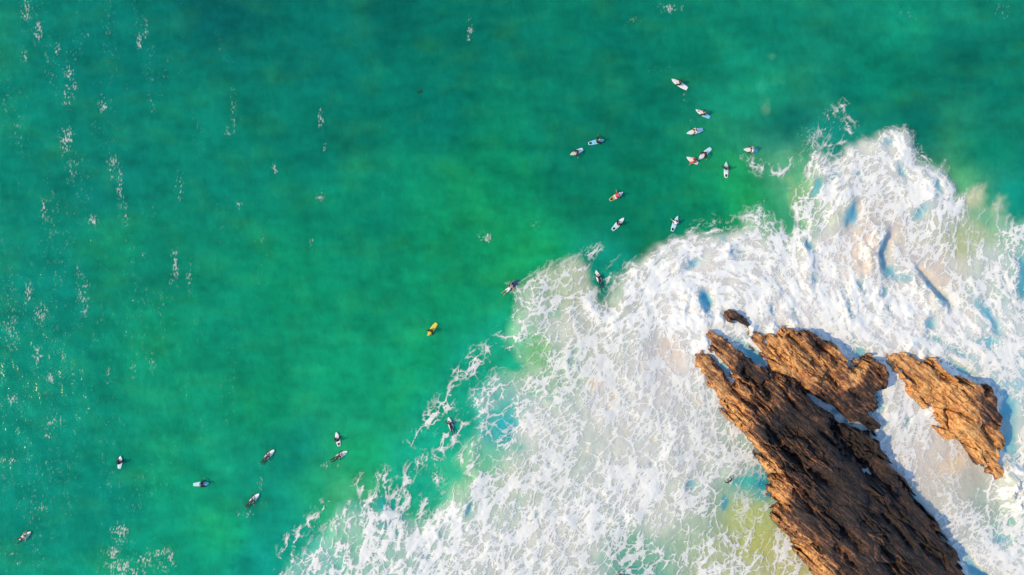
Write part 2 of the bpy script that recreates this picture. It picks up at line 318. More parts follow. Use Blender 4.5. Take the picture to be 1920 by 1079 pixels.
def foam_fields():
    cx, cy, (cX, cY) = coarse(0.6)
    am = bilin(shepard(cX, cY, [P(a[0], a[1]) for a in AMT], [a[2] for a in AMT], 1.9, 2.0), cx, cy, XX + 1.0 * WX + .3 * wx, YY + 1.0 * WY + .3 * wy)[..., 0]
    lw = bilin(shepard(cX, cY, [P(a[0], a[1]) for a in LACE], [a[2] for a in LACE], 1.5, 4.0), cx, cy, XX, YY)[..., 0]
    # distance to the edge of the wash, ragged
    sd = SD
    inside = sstep(-1.2, 1.8, sd)
    rim = np.exp(-((sd - 0.9) / 0.9) ** 2)
    A = am * inside + 0.14 * rim * inside * (am > .3)
    A = A + .085 * inside * sstep(.22, .36, am) * (1 - sstep(.7, .85, am)) * (1 - .45 * lw)
    A = A + 0.22 * fbm(XX, YY, 3.2, 4, 131) * inside
    for (px, py, ra, rb, an, st) in SHADE_WINDOWS:
        ax, ay = P(px, py); m = ra * S * 2.2 + 1; c_, s_ = math.cos(math.radians(an)), math.sin(math.radians(an))
        i0, i1 = np.searchsorted(gx, [ax - m, ax + m]); j0, j1 = np.searchsorted(gy, [ay - m, ay + m])
        sl = (slice(j0, j1), slice(i0, i1))
        dx, dy = XX[sl] + .6 * WX[sl] + .5 * wx[sl] - ax, YY[sl] + .6 * WY[sl] + .5 * wy[sl] - ay
        q = np.exp(-((dx * c_ + dy * s_) / (ra * S)) ** 2 - ((-dx * s_ + dy * c_) / (rb * S)) ** 2)
        near = 1.0 if px > 1280 else .55          # the blue is painted weaker and greyer in the outer wash
        A[sl] -= st * 1.15 * near * q * inside[sl]
        w_ = (.85 * near * q * inside[sl])[..., None]
        TINT_F[sl] = TINT_F[sl] * (1 - w_) + lin([100, 182, 194] if px > 1280 else [120, 186, 180]) * w_  # blue of shaded foam put into the sea colour
    # unbroken water in the troughs behind the steep crests; bared blue also imitates shade
    for (H, ws, wr, pts) in RIDGES:
        if H < .95: continue
        pw = [P(*p) for p in pts]; a = np.array(pw); m = 4.0
        i0, i1 = np.searchsorted(gx, [a[:, 0].min() - m, a[:, 0].max() + m]); j0, j1 = np.searchsorted(gy, [a[:, 1].min() - m, a[:, 1].max() + m])
        sl = (slice(j0, j1), slice(i0, i1))
        d, side, al = line_d(XX[sl] + .6 * WX[sl] + .6 * wx[sl], YY[sl] + .6 * WY[sl] + .6 * wy[sl], pw)
        A[sl] -= .5 * np.where(side > 0, np.exp(-((d - .85) / .75) ** 2), 0) * sstep(0, .25, al) * sstep(0, .25, 1 - al)
    # strands and clusters of whitecaps and painted glints
    for (w, st, pts) in STRANDS:
        pw = [P(*p) for p in pts]
        a = np.array(pw); m = 2.0
        i0, i1 = np.searchsorted(gx, [a[:, 0].min() - m, a[:, 0].max() + m]); j0, j1 = np.searchsorted(gy, [a[:, 1].min() - m, a[:, 1].max() + m])
        sl = (slice(j0, j1), slice(i0, i1))
        d, _, _ = line_d(XX[sl] + .35 * WX[sl] + .5 * wx[sl], YY[sl] + .35 * WY[sl] + .5 * wy[sl], pw)
        A[sl] = np.maximum(A[sl], st * .86 * np.exp(-(d / (w * S * 0.8)) ** 2))
        A[sl] = np.maximum(A[sl], st * .52 * np.exp(-(d / (w * S * 3.8)) ** 2))
    for (px, py, hh, rr) in SPLASH:
        ax, ay = P(px, py, hh * .5)
        A = np.maximum(A, 1.0 * np.exp(-(np.hypot(XX + .5 * WX - ax, YY + .5 * WY - ay) / (rr * 1.1)) ** 4))
    fl = np.zeros_like(A)
    for (px, py, rx, ry, st) in FLECKS:
        ax, ay = P(px, py); mx, my = rx * S * 2.2, ry * S * 2.2
        i0, i1 = np.searchsorted(gx, [ax - mx, ax + mx]); j0, j1 = np.searchsorted(gy, [ay - my, ay + my])
        sl = (slice(j0, j1), slice(i0, i1))
        d2 = ((XX[sl] + .3 * WX[sl] - ax) / (rx * S)) ** 2 + ((YY[sl] + .3 * WY[sl] - ay) / (ry * S)) ** 2
        fl[sl] = np.maximum(fl[sl], st * np.exp(-d2 * 0.9))
    # flecks thinning out from the left edge, sun glitter painted as foam
    left = 0.17 * (1 - sstep(-64, -18, XX)) + 0.05
    patch = np.clip(0.25 + 1.6 * fbm(XX * 1.6, YY * .45, 5.0, 3, 151), 0, 1)
    fl = np.maximum(fl, left * patch * (1 - inside))
    # directions of flow
    th = np.radians([f[2] for f in FLOW])
    dv = bilin(shepard(cX, cY, [P(f[0], f[1]) for f in FLOW], np.stack([np.cos(2 * th), np.sin(2 * th)], 1), 1.6, 3.0), cx, cy, XX, YY)
    ang = 0.5 * np.arctan2(dv[..., 1], dv[..., 0]) + 0.8 * WX + 0.9 * wx
    # line integral convolution of noise along the flow: streaks
    noise = np.random.default_rng(3).random(XX.shape).astype(np.float32) * .6 + (0.5 + fbm(XX, YY, .5, 2, 171)) * .7
    vx, vy = np.cos(ang).astype(np.float32), np.sin(ang).astype(np.float32)
    ny, nx = XX.shape
    lic = np.zeros_like(noise)
    I0, J0 = np.meshgrid(np.arange(nx, dtype=np.float32), np.arange(ny, dtype=np.float32))
    for sgn in (1, -1):
        pi, pj = I0.copy(), J0.copy()
        ux, uy = vx * sgn, vy * sgn
        for k in range(9):
            ii = np.clip(pi + .5, 0, nx - 1).astype(np.int32); jj = np.clip(pj + .5, 0, ny - 1).astype(np.int32)
            lic += noise[jj, ii] * (1 - k / 11)
            ax, ay = vx[jj, ii], vy[jj, ii]
            flip = np.where(ax * ux + ay * uy < 0, -1.0, 1.0)
            ux, uy = ax * flip, ay * flip
            pi += ux; pj += uy
    lic = (lic - lic.mean()) / lic.std()
    def smear(src, steps):
        out = np.zeros_like(src)
        for sgn in (1, -1):
            pi, pj = I0.copy(), J0.copy(); ux, uy = vx * sgn, vy * sgn
            for k in range(steps):
                ii = np.clip(pi + .5, 0, nx - 1).astype(np.int32); jj = np.clip(pj + .5, 0, ny - 1).astype(np.int32)
                out += src[jj, ii] * (1 - k / (steps + 2))
                ax, ay = vx[jj, ii], vy[jj, ii]
                flip = np.where(ax * ux + ay * uy < 0, -1.0, 1.0)
                ux, uy = ax * flip, ay * flip
                pi += ux; pj += uy
        return (out - out.mean()) / out.std()
    # lace: the skeleton between warped bubbles of three sizes
    sx = XX + .55 * WX * 1.5 + .5 * wx; sy = YY + .55 * WY * 1.5 + .5 * wy
    ca, sa = np.cos(.9), np.sin(.9)
    rx_, ry_ = (sx * ca + sy * sa) * .72, (-sx * sa + sy * ca)
    e0, _ = worley(rx_ * .8, ry_, 2.5, 1); e1, _ = worley(rx_, ry_, 1.35, 3); e2, _ = worley(rx_ * 1.1, ry_, .74, 5); e3, _ = worley(sx, sy, .42, 9)
    szm = sstep(-.25, .35, fbm(XX, YY, 5.0, 3, 181)); szm2 = sstep(-.1, .4, fbm(XX, YY, 3.0, 3, 185))
    l0, l1, l2, l3 = (np.exp(-(e / k) ** 2) for e, k in ((e0, .045), (e1, .08), (e2, .12), (e3, .18)))
    lace = np.maximum(np.maximum(l0, l1 * (1 - .5 * szm)), l2 * .95 * (.55 + .45 * szm2) * (1 - .25 * szm)) + .42 * l3 * (.35 + .65 * szm2)
    lace = lace + .30 * fbm(XX, YY, 1.0, 4, 191) + .28 * fbm(XX, YY, 4.0, 3, 201) - .5 * szm * .5
    lace = (lace - lace.mean()) / lace.std()
    lace = .72 * lace + .42 * smear(lace, 5)
    # torn froth: ridged turbulence at several sizes
    tx, ty = XX + .9 * wx + .8 * WX, YY + .9 * wy + .8 * WY
    froth = sum(a * (1 - 2.4 * np.abs(fbm(tx, ty, sc, 2, sd_))) for a, sc, sd_ in ((.7, 2.6, 241), (.7, 1.1, 251), (.7, .5, 261)))
    froth = (froth - froth.mean()) / froth.std()
    band = smear(fbm(XX + .5 * wx, YY + .5 * wy, .9, 3, 271), 30)
    bil = fbm(XX + .3 * wx, YY + .3 * wy, 2.2, 5, 211, .6); bil = bil / bil.std()
    pat = lw * (lace * 1.0 + .16 * lic + .26 * band) + (1 - lw) * (.30 * lic + .34 * bil + .36 * froth + .36 * lace + .40 * band)
    pat = pat / pat.std()
    pr = 0.5 * (1 + np.tanh(pat * 0.8))                 # close to a uniform spread 0..1
    w = 0.16 + 0.18 * (1 - lw)
    A = A - .10 * (1 - lw) * sstep(.5, .9, A)
    C = sstep(1 - A - w, 1 - A + w, pr) * (A > .02)
    C = np.clip(C * (0.55 + 0.45 * sstep(.05, .5, A)) * (1 - .22 * lw * (1 - sstep(.6, .9, A))), 0, 1)
    C = np.maximum(C, .34 * sstep(.34, .80, A) * inside)
    # whitecap and painted glint specks: sharp, stretched up the picture
    sp = .75 * fbm(XX * 2.4, YY, .38, 2, 221, .6) + .4 * fbm(XX * 1.6 + YY * .4, YY, .9, 2, 231); sp = sp / sp.std()
    spr = 0.5 * (1 + np.tanh(sp * .8))
    C2 = sstep(1.0 - fl * .55, 1.0 - fl * .55 + .34, spr + .04)
    C = np.maximum(C, .56 * C2)
    return np.clip(C, 0, 1), A, inside, lic, bil, lace, lw, am

# ------------------------------------------------------------------ height of the sea surface
SPLASH = [(1408,618,.7,.6),(1702,650,.7,1.0),(1735,668,.9,.8),(1452,618,.7,1.0),(1350,600,.5,.9),(1788,716,1.2,.8),(1322,640,.7,.9),(1352,658,.5,.6),(1640,805,.8,.7),(1746,772,.7,.6),(1490,612,.6,1.0)]
RIDGES = [ # crests that throw a shadow to their right: height, soft side m, steep side m, points from bottom/left upwards
 (1.6,2.2,.3,[(1660,520),(1646,502),(1640,480),(1642,460),(1654,442),(1672,425)]),
 (1.25,1.6,.3,[(1778,588),(1760,570),(1740,548),(1722,524),(1704,500)]),
 (1.0,1.5,.35,[(1572,436),(1578,412),(1590,388),(1610,368)]),
 (.6,1.3,.4,[(1530,545),(1518,500),(1510,470),(1504,448)]),
 (.75,1.3,.4,[(1625,618),(1602,600),(1588,570),(1588,538)]),
 (.6,1.0,.4,[(1628,565),(1610,540),(1602,505)]),(.6,1.0,.4,[(1664,590),(1656,565),(1648,548),(1655,530)]),
 (1.2,1.8,.4,[(1340,596),(1318,586),(1306,565),(1308,538)]),(.7,1.2,.35,[(1262,520),(1280,500),(1298,488)]),
 (.6,1.2,.4,[(1370,490),(1366,470),(1372,450)]),(.9,1.5,.4,[(1868,630),(1850,595),(1832,562),(1816,535)]),
 (.8,2.0,.5,[(1905,570),(1906,540),(1905,480)]),(.7,1.2,.4,[(1738,630),(1732,605),(1734,580)]),
 (.9,2.0,.4,[(1712,300),(1704,280),(1702,262),(1690,246)]),(.9,2.0,.4,[(1788,378),(1780,345),(1768,318)]),
 (.55,1.0,.4,[(1540,372),(1534,350),(1530,332)]),(.7,1.2,.45,[(1752,375),(1745,350),(1742,328)]),(.5,1.,.4,[(1600,345),(1606,325),(1620,310)]),
 (.6,1.,.4,[(1690,320),(1682,305),(1672,296)]),(.5,1.2,.4,[(1168,565),(1160,545),(1166,515)]),(.5,1.,.35,[(1215,495),(1226,478),(1240,470)]),
 (.5,1.,.35,[(1480,610),(1482,585),(1490,560)]),(.4,.9,.3,[(1462,560),(1458,545),(1466,535)]),(.5,.9,.3,[(1715,590),(1700,580),(1690,585)]),
 (.5,1.,.35,[(878,962),(872,952),(880,940)]),(.4,.9,.3,[(830,1005),(824,992),(828,980)]),(.4,.9,.3,[(1078,700),(1074,680),(1073,660)]),(.4,.9,.3,[(1030,955),(1008,970),(1004,960)]),
]
def height_field(A, inside, lic, bil):
    sw = 0.16 * fbm(XX * .9 + YY * .35, YY * .35, 7.0, 2, 301) + .055 * fbm(XX + YY * .3, YY * .75, 2.0, 3, 311) + .028 * fbm(XX, YY * .9, .8, 2, 317)
    dense = sstep(.35, 1.0, A) * inside
    lump = (.34 * np.abs(fbm(XX, YY, 4.2, 2, 321)) + .06 * (fbm(XX + .4 * wx, YY + .4 * wy, 2.0, 3, 331)) + .004 * lic + .010 * bil)
    h = sw + lump * (.25 + .75 * dense) * inside + .25 * sstep(.2, .9, A) * inside
    for (H, ws, wr, pts) in RIDGES:
        H = H * (.62 if H > .95 else .45); wr = wr * 1.7
        pw = [P(*p) for p in pts]; a = np.array(pw); m = 4.0
        i0, i1 = np.searchsorted(gx, [a[:, 0].min() - m, a[:, 0].max() + m]); j0, j1 = np.searchsorted(gy, [a[:, 1].min() - m, a[:, 1].max() + m])
        sl = (slice(j0, j1), slice(i0, i1))
        d, side, al = line_d(XX[sl] + .6 * WX[sl] + .6 * wx[sl], YY[sl] + .6 * WY[sl] + .6 * wy[sl], pw)
        taper = sstep(-.05, .3, al) * sstep(-.05, .3, 1 - al) * (.75 + .5 * wx[sl])
        h[sl] += H * taper * np.where(side < 0, np.exp(-(d / ws) ** 2), np.exp(-(d / wr) ** 2))
        lee = np.where(side > 0, np.exp(-((d - 1.0) / .8) ** 2), 0) * taper
        h[sl] -= .35 * H * lee
    for (px, py, hh, rr) in SPLASH:
        ax, ay = P(px, py, hh * .5)
        d = np.hypot(XX + .5 * WX + .6 * wx - ax, YY + .5 * WY + .6 * wy - ay) / rr
        h += .62 * hh * (1 - sstep(-.1, 1.3, d)) * (1 + .28 * bil)
    # the burst of white water by the right edge
    ax, ay = P(1900, 915)
    d = np.hypot((XX + .6 * WX + .5 * wx - ax) / 2.3, (YY + .6 * WY + .5 * wy - ay) / 3.2)
    h += 1.3 * (1 - sstep(.55, 1.1, d)) * (1 + .4 * bil * .5)
    return h

TINT_F = tint_field()
COVER, AMOUNT, INSIDE, LIC, BIL, LACE_F, LW, AM = foam_fields()
HEIGHT = height_field(AMOUNT, INSIDE, LIC, BIL)
# ==END FIELDS==

# ------------------------------------------------------------------ mesh and material helpers
def tag(o, label=None, cat=None, group=None, kind=None):
    if label: o['label'] = label
    if cat: o['category'] = cat
    if group: o['group'] = group
    if kind: o['kind'] = kind
    return o

def link(name, me, mat=None, parent=None):
    o = bpy.data.objects.new(name, me)
    COL.objects.link(o)
    if mat is not None and len(me.materials) == 0: me.materials.append(mat)
    if parent is not None: o.parent = parent
    return o

def grid_mesh(name, X, Y, Z, keep=None, attrs=None):
    """quad mesh over a 2-D array of points; keep = boolean per cell"""
    ny, nx = X.shape
    idx = np.arange(ny * nx).reshape(ny, nx)
    q = np.stack([idx[:-1, :-1], idx[:-1, 1:], idx[1:, 1:], idx[1:, :-1]], -1)
    q = q.reshape(-1, 4) if keep is None else q[keep]
    used = np.unique(q)
    remap = np.zeros(ny * nx, np.int32); remap[used] = np.arange(len(used))
    q = remap[q].astype(np.int32)
    co = np.stack([X.ravel()[used], Y.ravel()[used], Z.ravel()[used]], 1).astype(np.float32)
    me = bpy.data.meshes.new(name)
    me.vertices.add(len(co)); me.vertices.foreach_set('co', co.ravel())
    me.loops.add(q.size); me.loops.foreach_set('vertex_index', q.ravel())
    me.polygons.add(len(q)); me.polygons.foreach_set('loop_start', np.arange(0, q.size, 4, dtype=np.int32))
    me.polygons.foreach_set('use_smooth', np.ones(len(q), bool))
    for an, arr in (attrs or {}).items():
        if arr.ndim == 3:
            at = me.attributes.new(an, 'FLOAT_COLOR', 'POINT')
            v = arr.reshape(-1, arr.shape[-1])[used]
            at.data.foreach_set('color', np.concatenate([v, np.ones((len(v), 1))], 1).astype(np.float32).ravel())
        else:
            at = me.attributes.new(an, 'FLOAT', 'POINT')
            at.data.foreach_set('value', arr.ravel()[used].astype(np.float32))
    me.update(calc_edges=True)
    me.validate()
    return me

class NT:
    """small wrapper for building node materials"""
    def __init__(self, name):
        self.mat = bpy.data.materials.new(name); self.mat.use_nodes = True
        self.t = self.mat.node_tree; self.n = self.t.nodes
        self.bsdf = self.n['Principled BSDF']; self.out = self.n['Material Output']
    def new(self, typ, **kw):
        nd = self.n.new(typ)
        for k, v in kw.items(): setattr(nd, k, v)
        return nd
    def link(self, a, b): self.t.links.new(a, b)
    def attr(self, name):
        a = self.new('ShaderNodeAttribute'); a.attribute_name = name; return a
    def coords(self, scale=(1, 1, 1), rot=(0, 0, 0), kind='Object'):
        tc = self.new('ShaderNodeTexCoord'); mp = self.new('ShaderNodeMapping')
        mp.inputs['Scale'].default_value = scale; mp.inputs['Rotation'].default_value = rot
        self.link(tc.outputs[kind], mp.inputs['Vector']); return mp.outputs[0]
    def noise(self, vec, scale, detail=4, rough=.55, dist=0.0):
        nz = self.new('ShaderNodeTexNoise'); nz.inputs['Scale'].default_value = scale
        nz.inputs['Detail'].default_value = detail; nz.inputs['Roughness'].default_value = rough
        nz.inputs['Distortion'].default_value = dist
        if vec is not None: self.link(vec, nz.inputs['Vector'])
        return nz.outputs['Fac']
    def ramp(self, fac, stops):
        r = self.new('ShaderNodeValToRGB'); e = r.color_ramp.elements
        e[0].position, e[0].color = stops[0][0], (*stops[0][1], 1)
        e[1].position, e[1].color = stops[-1][0], (*stops[-1][1], 1)
        for p, c in stops[1:-1]:
            x = e.new(p); x.color = (*c, 1)
        self.link(fac, r.inputs[0]); return r.outputs[0]
    def mix(self, fac, a, b, mode='MIX'):
        m = self.new('ShaderNodeMix', data_type='RGBA', blend_type=mode)
        for sock, v in ((m.inputs[0], fac), (m.inputs[6], a), (m.inputs[7], b)):
            if hasattr(v, 'is_linked'): self.link(v, sock)
            elif isinstance(v, (int, float)): sock.default_value = v
            else: sock.default_value = (*v, 1)
        return m.outputs[2]
    def math(self, op, a, b=0.0):
        m = self.new('ShaderNodeMath', operation=op)
        for sock, v in ((m.inputs[0], a), (m.inputs[1], b)):
            if hasattr(v, 'is_linked'): self.link(v, sock)
            else: sock.default_value = v
        return m.outputs[0]
    def bump(self, h, strength, dist, normal=None):
        b = self.new('ShaderNodeBump'); b.inputs['Strength'].default_value = strength; b.inputs['Distance'].default_value = dist
        self.link(h, b.inputs['Height'])
        if normal is not None: self.link(normal, b.inputs['Normal'])
        return b.outputs[0]

def plain(name, col, rough=.5, var=.12, scale=6.0, spec=.5):
    m = NT(name)
    n = m.noise(m.coords(), scale, 4)
    c = m.mix(n, tuple(x * (1 - var) for x in col), tuple(min(1, x * (1 + var)) for x in col))
    m.link(c, m.bsdf.inputs['Base Color']); m.bsdf.inputs['Roughness'].default_value = rough
    m.bsdf.inputs['Specular IOR Level'].default_value = spec
    return m.mat

# ------------------------------------------------------------------ the sea
def sea_material():
    m = NT('sea_water')
    m.link(m.attr('tint').outputs['Color'], m.bsdf.inputs['Base Color'])
    b = m.bsdf
    b.subsurface_method = 'BURLEY'; b.inputs['Subsurface Weight'].default_value = .55
    b.inputs['Subsurface Radius'].default_value = (1, 1, 1); b.inputs['Subsurface Scale'].default_value = .5
    b.inputs['Roughness'].default_value = 0.12; b.inputs['IOR'].default_value = 1.33; b.inputs['Specular IOR Level'].default_value = .06
    v1 = m.coords((1.0, .75, 1.0), (0, 0, .4)); v2 = m.coords((1.0, .8, 1.0), (0, 0, -.5))
    h = m.math('ADD', m.math('MULTIPLY', m.noise(v1, .9, 3), .55), m.math('MULTIPLY', m.noise(v2, 3.2, 3), .16))
    m.link(m.bump(h, 1.0, .17), b.inputs['Normal'])
    return m.mat

def foam_material():
    m = NT('sea_foam')
    b = m.bsdf
    v = m.coords()
    n = m.noise(v, 1.6, 6, .65)
    m.link(m.mix(n, (.79, .80, .75), (.885, .88, .83)), b.inputs['Base Color'])
    b.inputs['Roughness'].default_value = .8; b.inputs['Specular IOR Level'].default_value = .15
    m.link(m.bump(m.noise(v, 5.0, 5, .7), .25, .04), b.inputs['Normal'])
    tr = m.new('ShaderNodeBsdfTransparent'); mx = m.new('ShaderNodeMixShader')
    m.link(m.attr('cover').outputs['Fac'], mx.inputs[0]); m.link(tr.outputs[0], mx.inputs[1]); m.link(b.outputs[0], mx.inputs[2])
    m.link(mx.outputs[0], m.out.inputs['Surface'])
    return m.mat

def ext(a, far):
    """a fine axis carried on in widening steps out to the horizon"""
    lo, hi, st = [], [], 1.0
    p, q = a[0], a[-1]
    while q < far:
        p -= st; q += st; lo.append(p); hi.append(q); st *= 1.5
    return np.concatenate([np.array(lo[::-1]), a, np.array(hi)]).astype(np.float32)

def build_sea():
    st = 2
    ax, ay = ext(gx[::st], 6000), ext(gy[::st], 6000)
    X, Y = np.meshgrid(ax, ay)
    cxl, cyl = np.clip(X, gx[0], gx[-1]), np.clip(Y, gy[0], gy[-1])
    Z = bilin(HEIGHT, gx, gy, cxl, cyl) - .03
    T = bilin(TINT_F, gx, gy, cxl, cyl)
    far = np.maximum(np.abs(X - cxl), np.abs(Y - cyl))
    k = sstep(0, 14, far)
    Z = Z * (1 - k)
    T = T * (1 - k[..., None]) + lin([17, 128, 112]) * k[..., None]
    o = link('sea', grid_mesh('sea', X, Y, Z, None, {'tint': T}), sea_material())
    tag(o, 'teal green sea seen from above', kind='structure')

def build_foam():
    cm = np.maximum(np.maximum(COVER[:-1, :-1], COVER[1:, :-1]), np.maximum(COVER[:-1, 1:], COVER[1:, 1:])) > .04
    Z = HEIGHT + .03 + COVER * (.018 + .003 * np.clip(LIC, -2, 2))
    o = link('sea_foam', grid_mesh('sea_foam', XX, YY, Z, cm, {'cover': COVER}), foam_material())
    tag(o, 'white foam and lacy wash spread over the sea round the rocks', kind='stuff')

build_sea()
build_foam()

# ------------------------------------------------------------------ rocks
STRIKE = np.array([.74, -.67]); STRIKE /= np.hypot(*STRIKE)
ACROSS = np.array([-STRIKE[1], STRIKE[0]])           # towards the upper right of the picture
def rock_material():
    m = NT('layered_rock')
    ang = math.atan2(STRIKE[1], STRIKE[0])
    v = m.coords((1, 1, 1)); vs = m.new('ShaderNodeMapping'); vs.vector_type = 'TEXTURE'
    vs.inputs['Rotation'].default_value = (0, 0, ang); vs.inputs['Scale'].default_value = (5.0, 1, 1)
    m.link(v, vs.inputs['Vector'])
    streak = m.noise(vs.outputs[0], 3.6, 8, .66, .25); blot = m.noise(v, .35, 6, .6); fine = m.noise(v, 5.0, 8, .65)
    dry = m.attr('dry').outputs['Fac']
    f = m.math('ADD', m.math('MULTIPLY', streak, .75), m.math('MULTIPLY', fine, .35))
    dark = m.ramp(f, [(.44, (.007, .006, .006)), (.56, (.024, .016, .013)), (.72, (.11, .060, .042))])
    warm = m.ramp(f, [(.40, (.08, .034, .016)), (.52, (.50, .225, .068)), (.66, (.83, .49, .18))])
    rust = m.ramp(f, [(.42, (.028, .015, .011)), (.55, (.22, .090, .038)), (.68, (.60, .29, .115))])
    d1 = m.new('ShaderNodeMapRange'); d1.inputs['From Max'].default_value = .55; m.link(dry, d1.inputs['Value'])
    d2 = m.new('ShaderNodeMapRange'); d2.inputs['From Min'].default_value = .55; m.link(dry, d2.inputs['Value'])
    c = m.mix(d2.outputs[0], m.mix(d1.outputs[0], dark, rust), warm)
    c = m.mix(m.math('MULTIPLY', m.ramp(blot, [(.5, (0, 0, 0)), (.68, (1, 1, 1))]), .13), c, (.20, .125, .11))
    b2 = m.noise(v, .8, 5, .6)
    c = m.mix(m.math('MULTIPLY', m.ramp(b2, [(.52, (0, 0, 0)), (.66, (1, 1, 1))]), .45), c, m.mix(1.0, c, (.95, .62, .55), 'MULTIPLY'))
    c = m.mix(m.math('MULTIPLY', m.ramp(b2, [(.34, (1, 1, 1)), (.46, (0, 0, 0))]), .55), c, m.mix(1.0, c, (.42, .40, .42), 'MULTIPLY'))
    m.link(c, m.bsdf.inputs['Base Color'])
    wet = m.attr('wet').outputs['Fac']
    r = m.new('ShaderNodeMapRange'); r.inputs['To Min'].default_value = .85; r.inputs['To Max'].default_value = .35
    m.link(wet, r.inputs['Value']); m.link(r.outputs[0], m.bsdf.inputs['Roughness'])
    m.link(m.bump(m.math('ADD', streak, m.math('MULTIPLY', fine, .3)), .8, .13), m.bsdf.inputs['Normal'])
    return m.mat
ROCK = rock_material()

def build_rock(name, label, outline, hts, dry_lits, step=.085, strata=1.0, edge=.8, rag=.5, grow_out=.34, cuts=(), bare=1.0):
    """a heightfield outcrop: macro heights, steep ragged edges and tilted beds that rise to the left"""
    out = np.array([P(*p) for p in outline], np.float32)
    m = 1.0
    x = np.arange(out[:, 0].min() - m, out[:, 0].max() + m, step, dtype=np.float32)
    y = np.arange(out[:, 1].min() - m, out[:, 1].max() + m, step, dtype=np.float32)
    X, Y = np.meshgrid(x, y)
    a = fbm(X, Y, 2.6, 4, 401); b = fbm(X, Y, 2.6, 4, 411); c = fbm(X, Y, .7, 3, 421)
    sd = poly_sd(X + rag * a + .45 * c, Y + rag * b - .45 * c, out) + grow_out
    _, slab = worley((X * STRIKE[0] + Y * STRIKE[1]) * .22 + .15 * a, (X * ACROSS[0] + Y * ACROSS[1]) * 1.1 + .15 * b, .62, 53)
    sd = sd + min(1.0, rag * 2) * .85 * (slab - .5)
    hz = shepard(X, Y, [P(*h) for h in hts], [h[2] for h in hts], 1.7, 1.2)[..., 0]
    dr = shepard(X + a, Y + b, [P(d[0], d[1], 2.0) for d in dry_lits], [d[2] for d in dry_lits], 2.2, .4)[..., 0]
    u = X * STRIKE[0] + Y * STRIKE[1]; v = X * ACROSS[0] + Y * ACROSS[1]
    # beds: each rises abruptly on its left and slopes away to the right; broken along the strike
    se = sd + .25 * c + .55 * fbm(X, Y, 1.1, 3, 461) * (sd < 1.6)
    z = hz * sstep(-.15, edge, se)
    bed = np.zeros_like(z); ledge = np.zeros_like(z)
    for (p, amp, seed, wob, ul) in ((2.6, .80, 1, .9, 5.5), (1.15, .46, 2, .40, 3.2), (.52, .27, 3, .16, 1.9), (.27, .15, 4, .08, 1.1)):
        vv = v + wob * fbm(u / ul * 2.2, v / 2.2, 2.0, 3, 431 + seed) * 1.6
        t = vv / p; k = np.floor(t); f = t - k
        # block heights along each bed
        uu = u / ul + hash2(k.astype(np.int32), k.astype(np.int32) * 0, 50 + seed) * 7
        ub = np.floor(uu)
        hsh = hash2(k.astype(np.int32), ub.astype(np.int32), 60 + seed)
        on = .25 + .75 * hsh
        saw = sstep(0, .13, f) * (1 - .85 * f)
        bed += amp * saw * on
        ledge = np.maximum(ledge, (1 - sstep(.0, .32, f)) * on * (amp > .2))
    e, idh = worley(u * .30 + .3 * a, v * .8 + .3 * b, 1.0, 31)
    crack = np.exp(-(e / .06) ** 2)
    bed += .85 * (idh - .5) - .30 * crack
    e2, id2 = worley(u * .55 + .2 * b, v * 1.5 + .2 * a, .8, 37)
    bed += .30 * (id2 - .5) - .12 * np.exp(-(e2 / .07) ** 2)
    grow = sstep(.0, 1.6, sd)
    plate = .22 + .78 * sstep(-.12, .25, fbm(u * .4, v, 3.0, 3, 471))
    bed = .55 + (bed - .55) * plate
    z = z + strata * (bed - .55) * (.25 + .75 * grow) * np.clip(hz / 1.6, .35, 1.15)
    for (dep, wid, pts) in cuts:
        d, side, al = line_d(X + .25 * a + .2 * c, Y + .25 * b - .2 * c, [P(*p, 2.2) for p in pts])
        z = z - dep * np.exp(-(d / wid) ** 2) * sstep(-.02, .2, al) * sstep(-.02, .2, 1 - al) * (.7 + .6 * sstep(-.3, .3, c))
    z = z + .05 * fbm(X, Y, .5, 3, 451) + .03 * c
    z = np.where(sd < .05, np.minimum(z, .1 + 3.0 * (sd - .05)), z)
    z = np.maximum(z, -1.6)
    keep = (np.maximum(np.maximum(sd[:-1, :-1], sd[1:, 1:]), np.maximum(sd[1:, :-1], sd[:-1, 1:])) > -.55)
    dry = sstep(.24, .92, dr * bare + .30 * a + .30 * (ledge - .3) + .20 * c) * sstep(.05, .5, z + .25 * a)  # orange tone also holds sunlight painted on left edges and ledges
    wet = 1 - sstep(.2, 1.0, z + .4 * a)
    o = link(name, grid_mesh(name, X, Y, z, keep, {'dry': dry, 'wet': wet}), ROCK)
    o.data.polygons.foreach_set('use_smooth', np.zeros(len(o.data.polygons), bool))
    tag(o, label, 'rock', 'rocks in the white water')
    return o

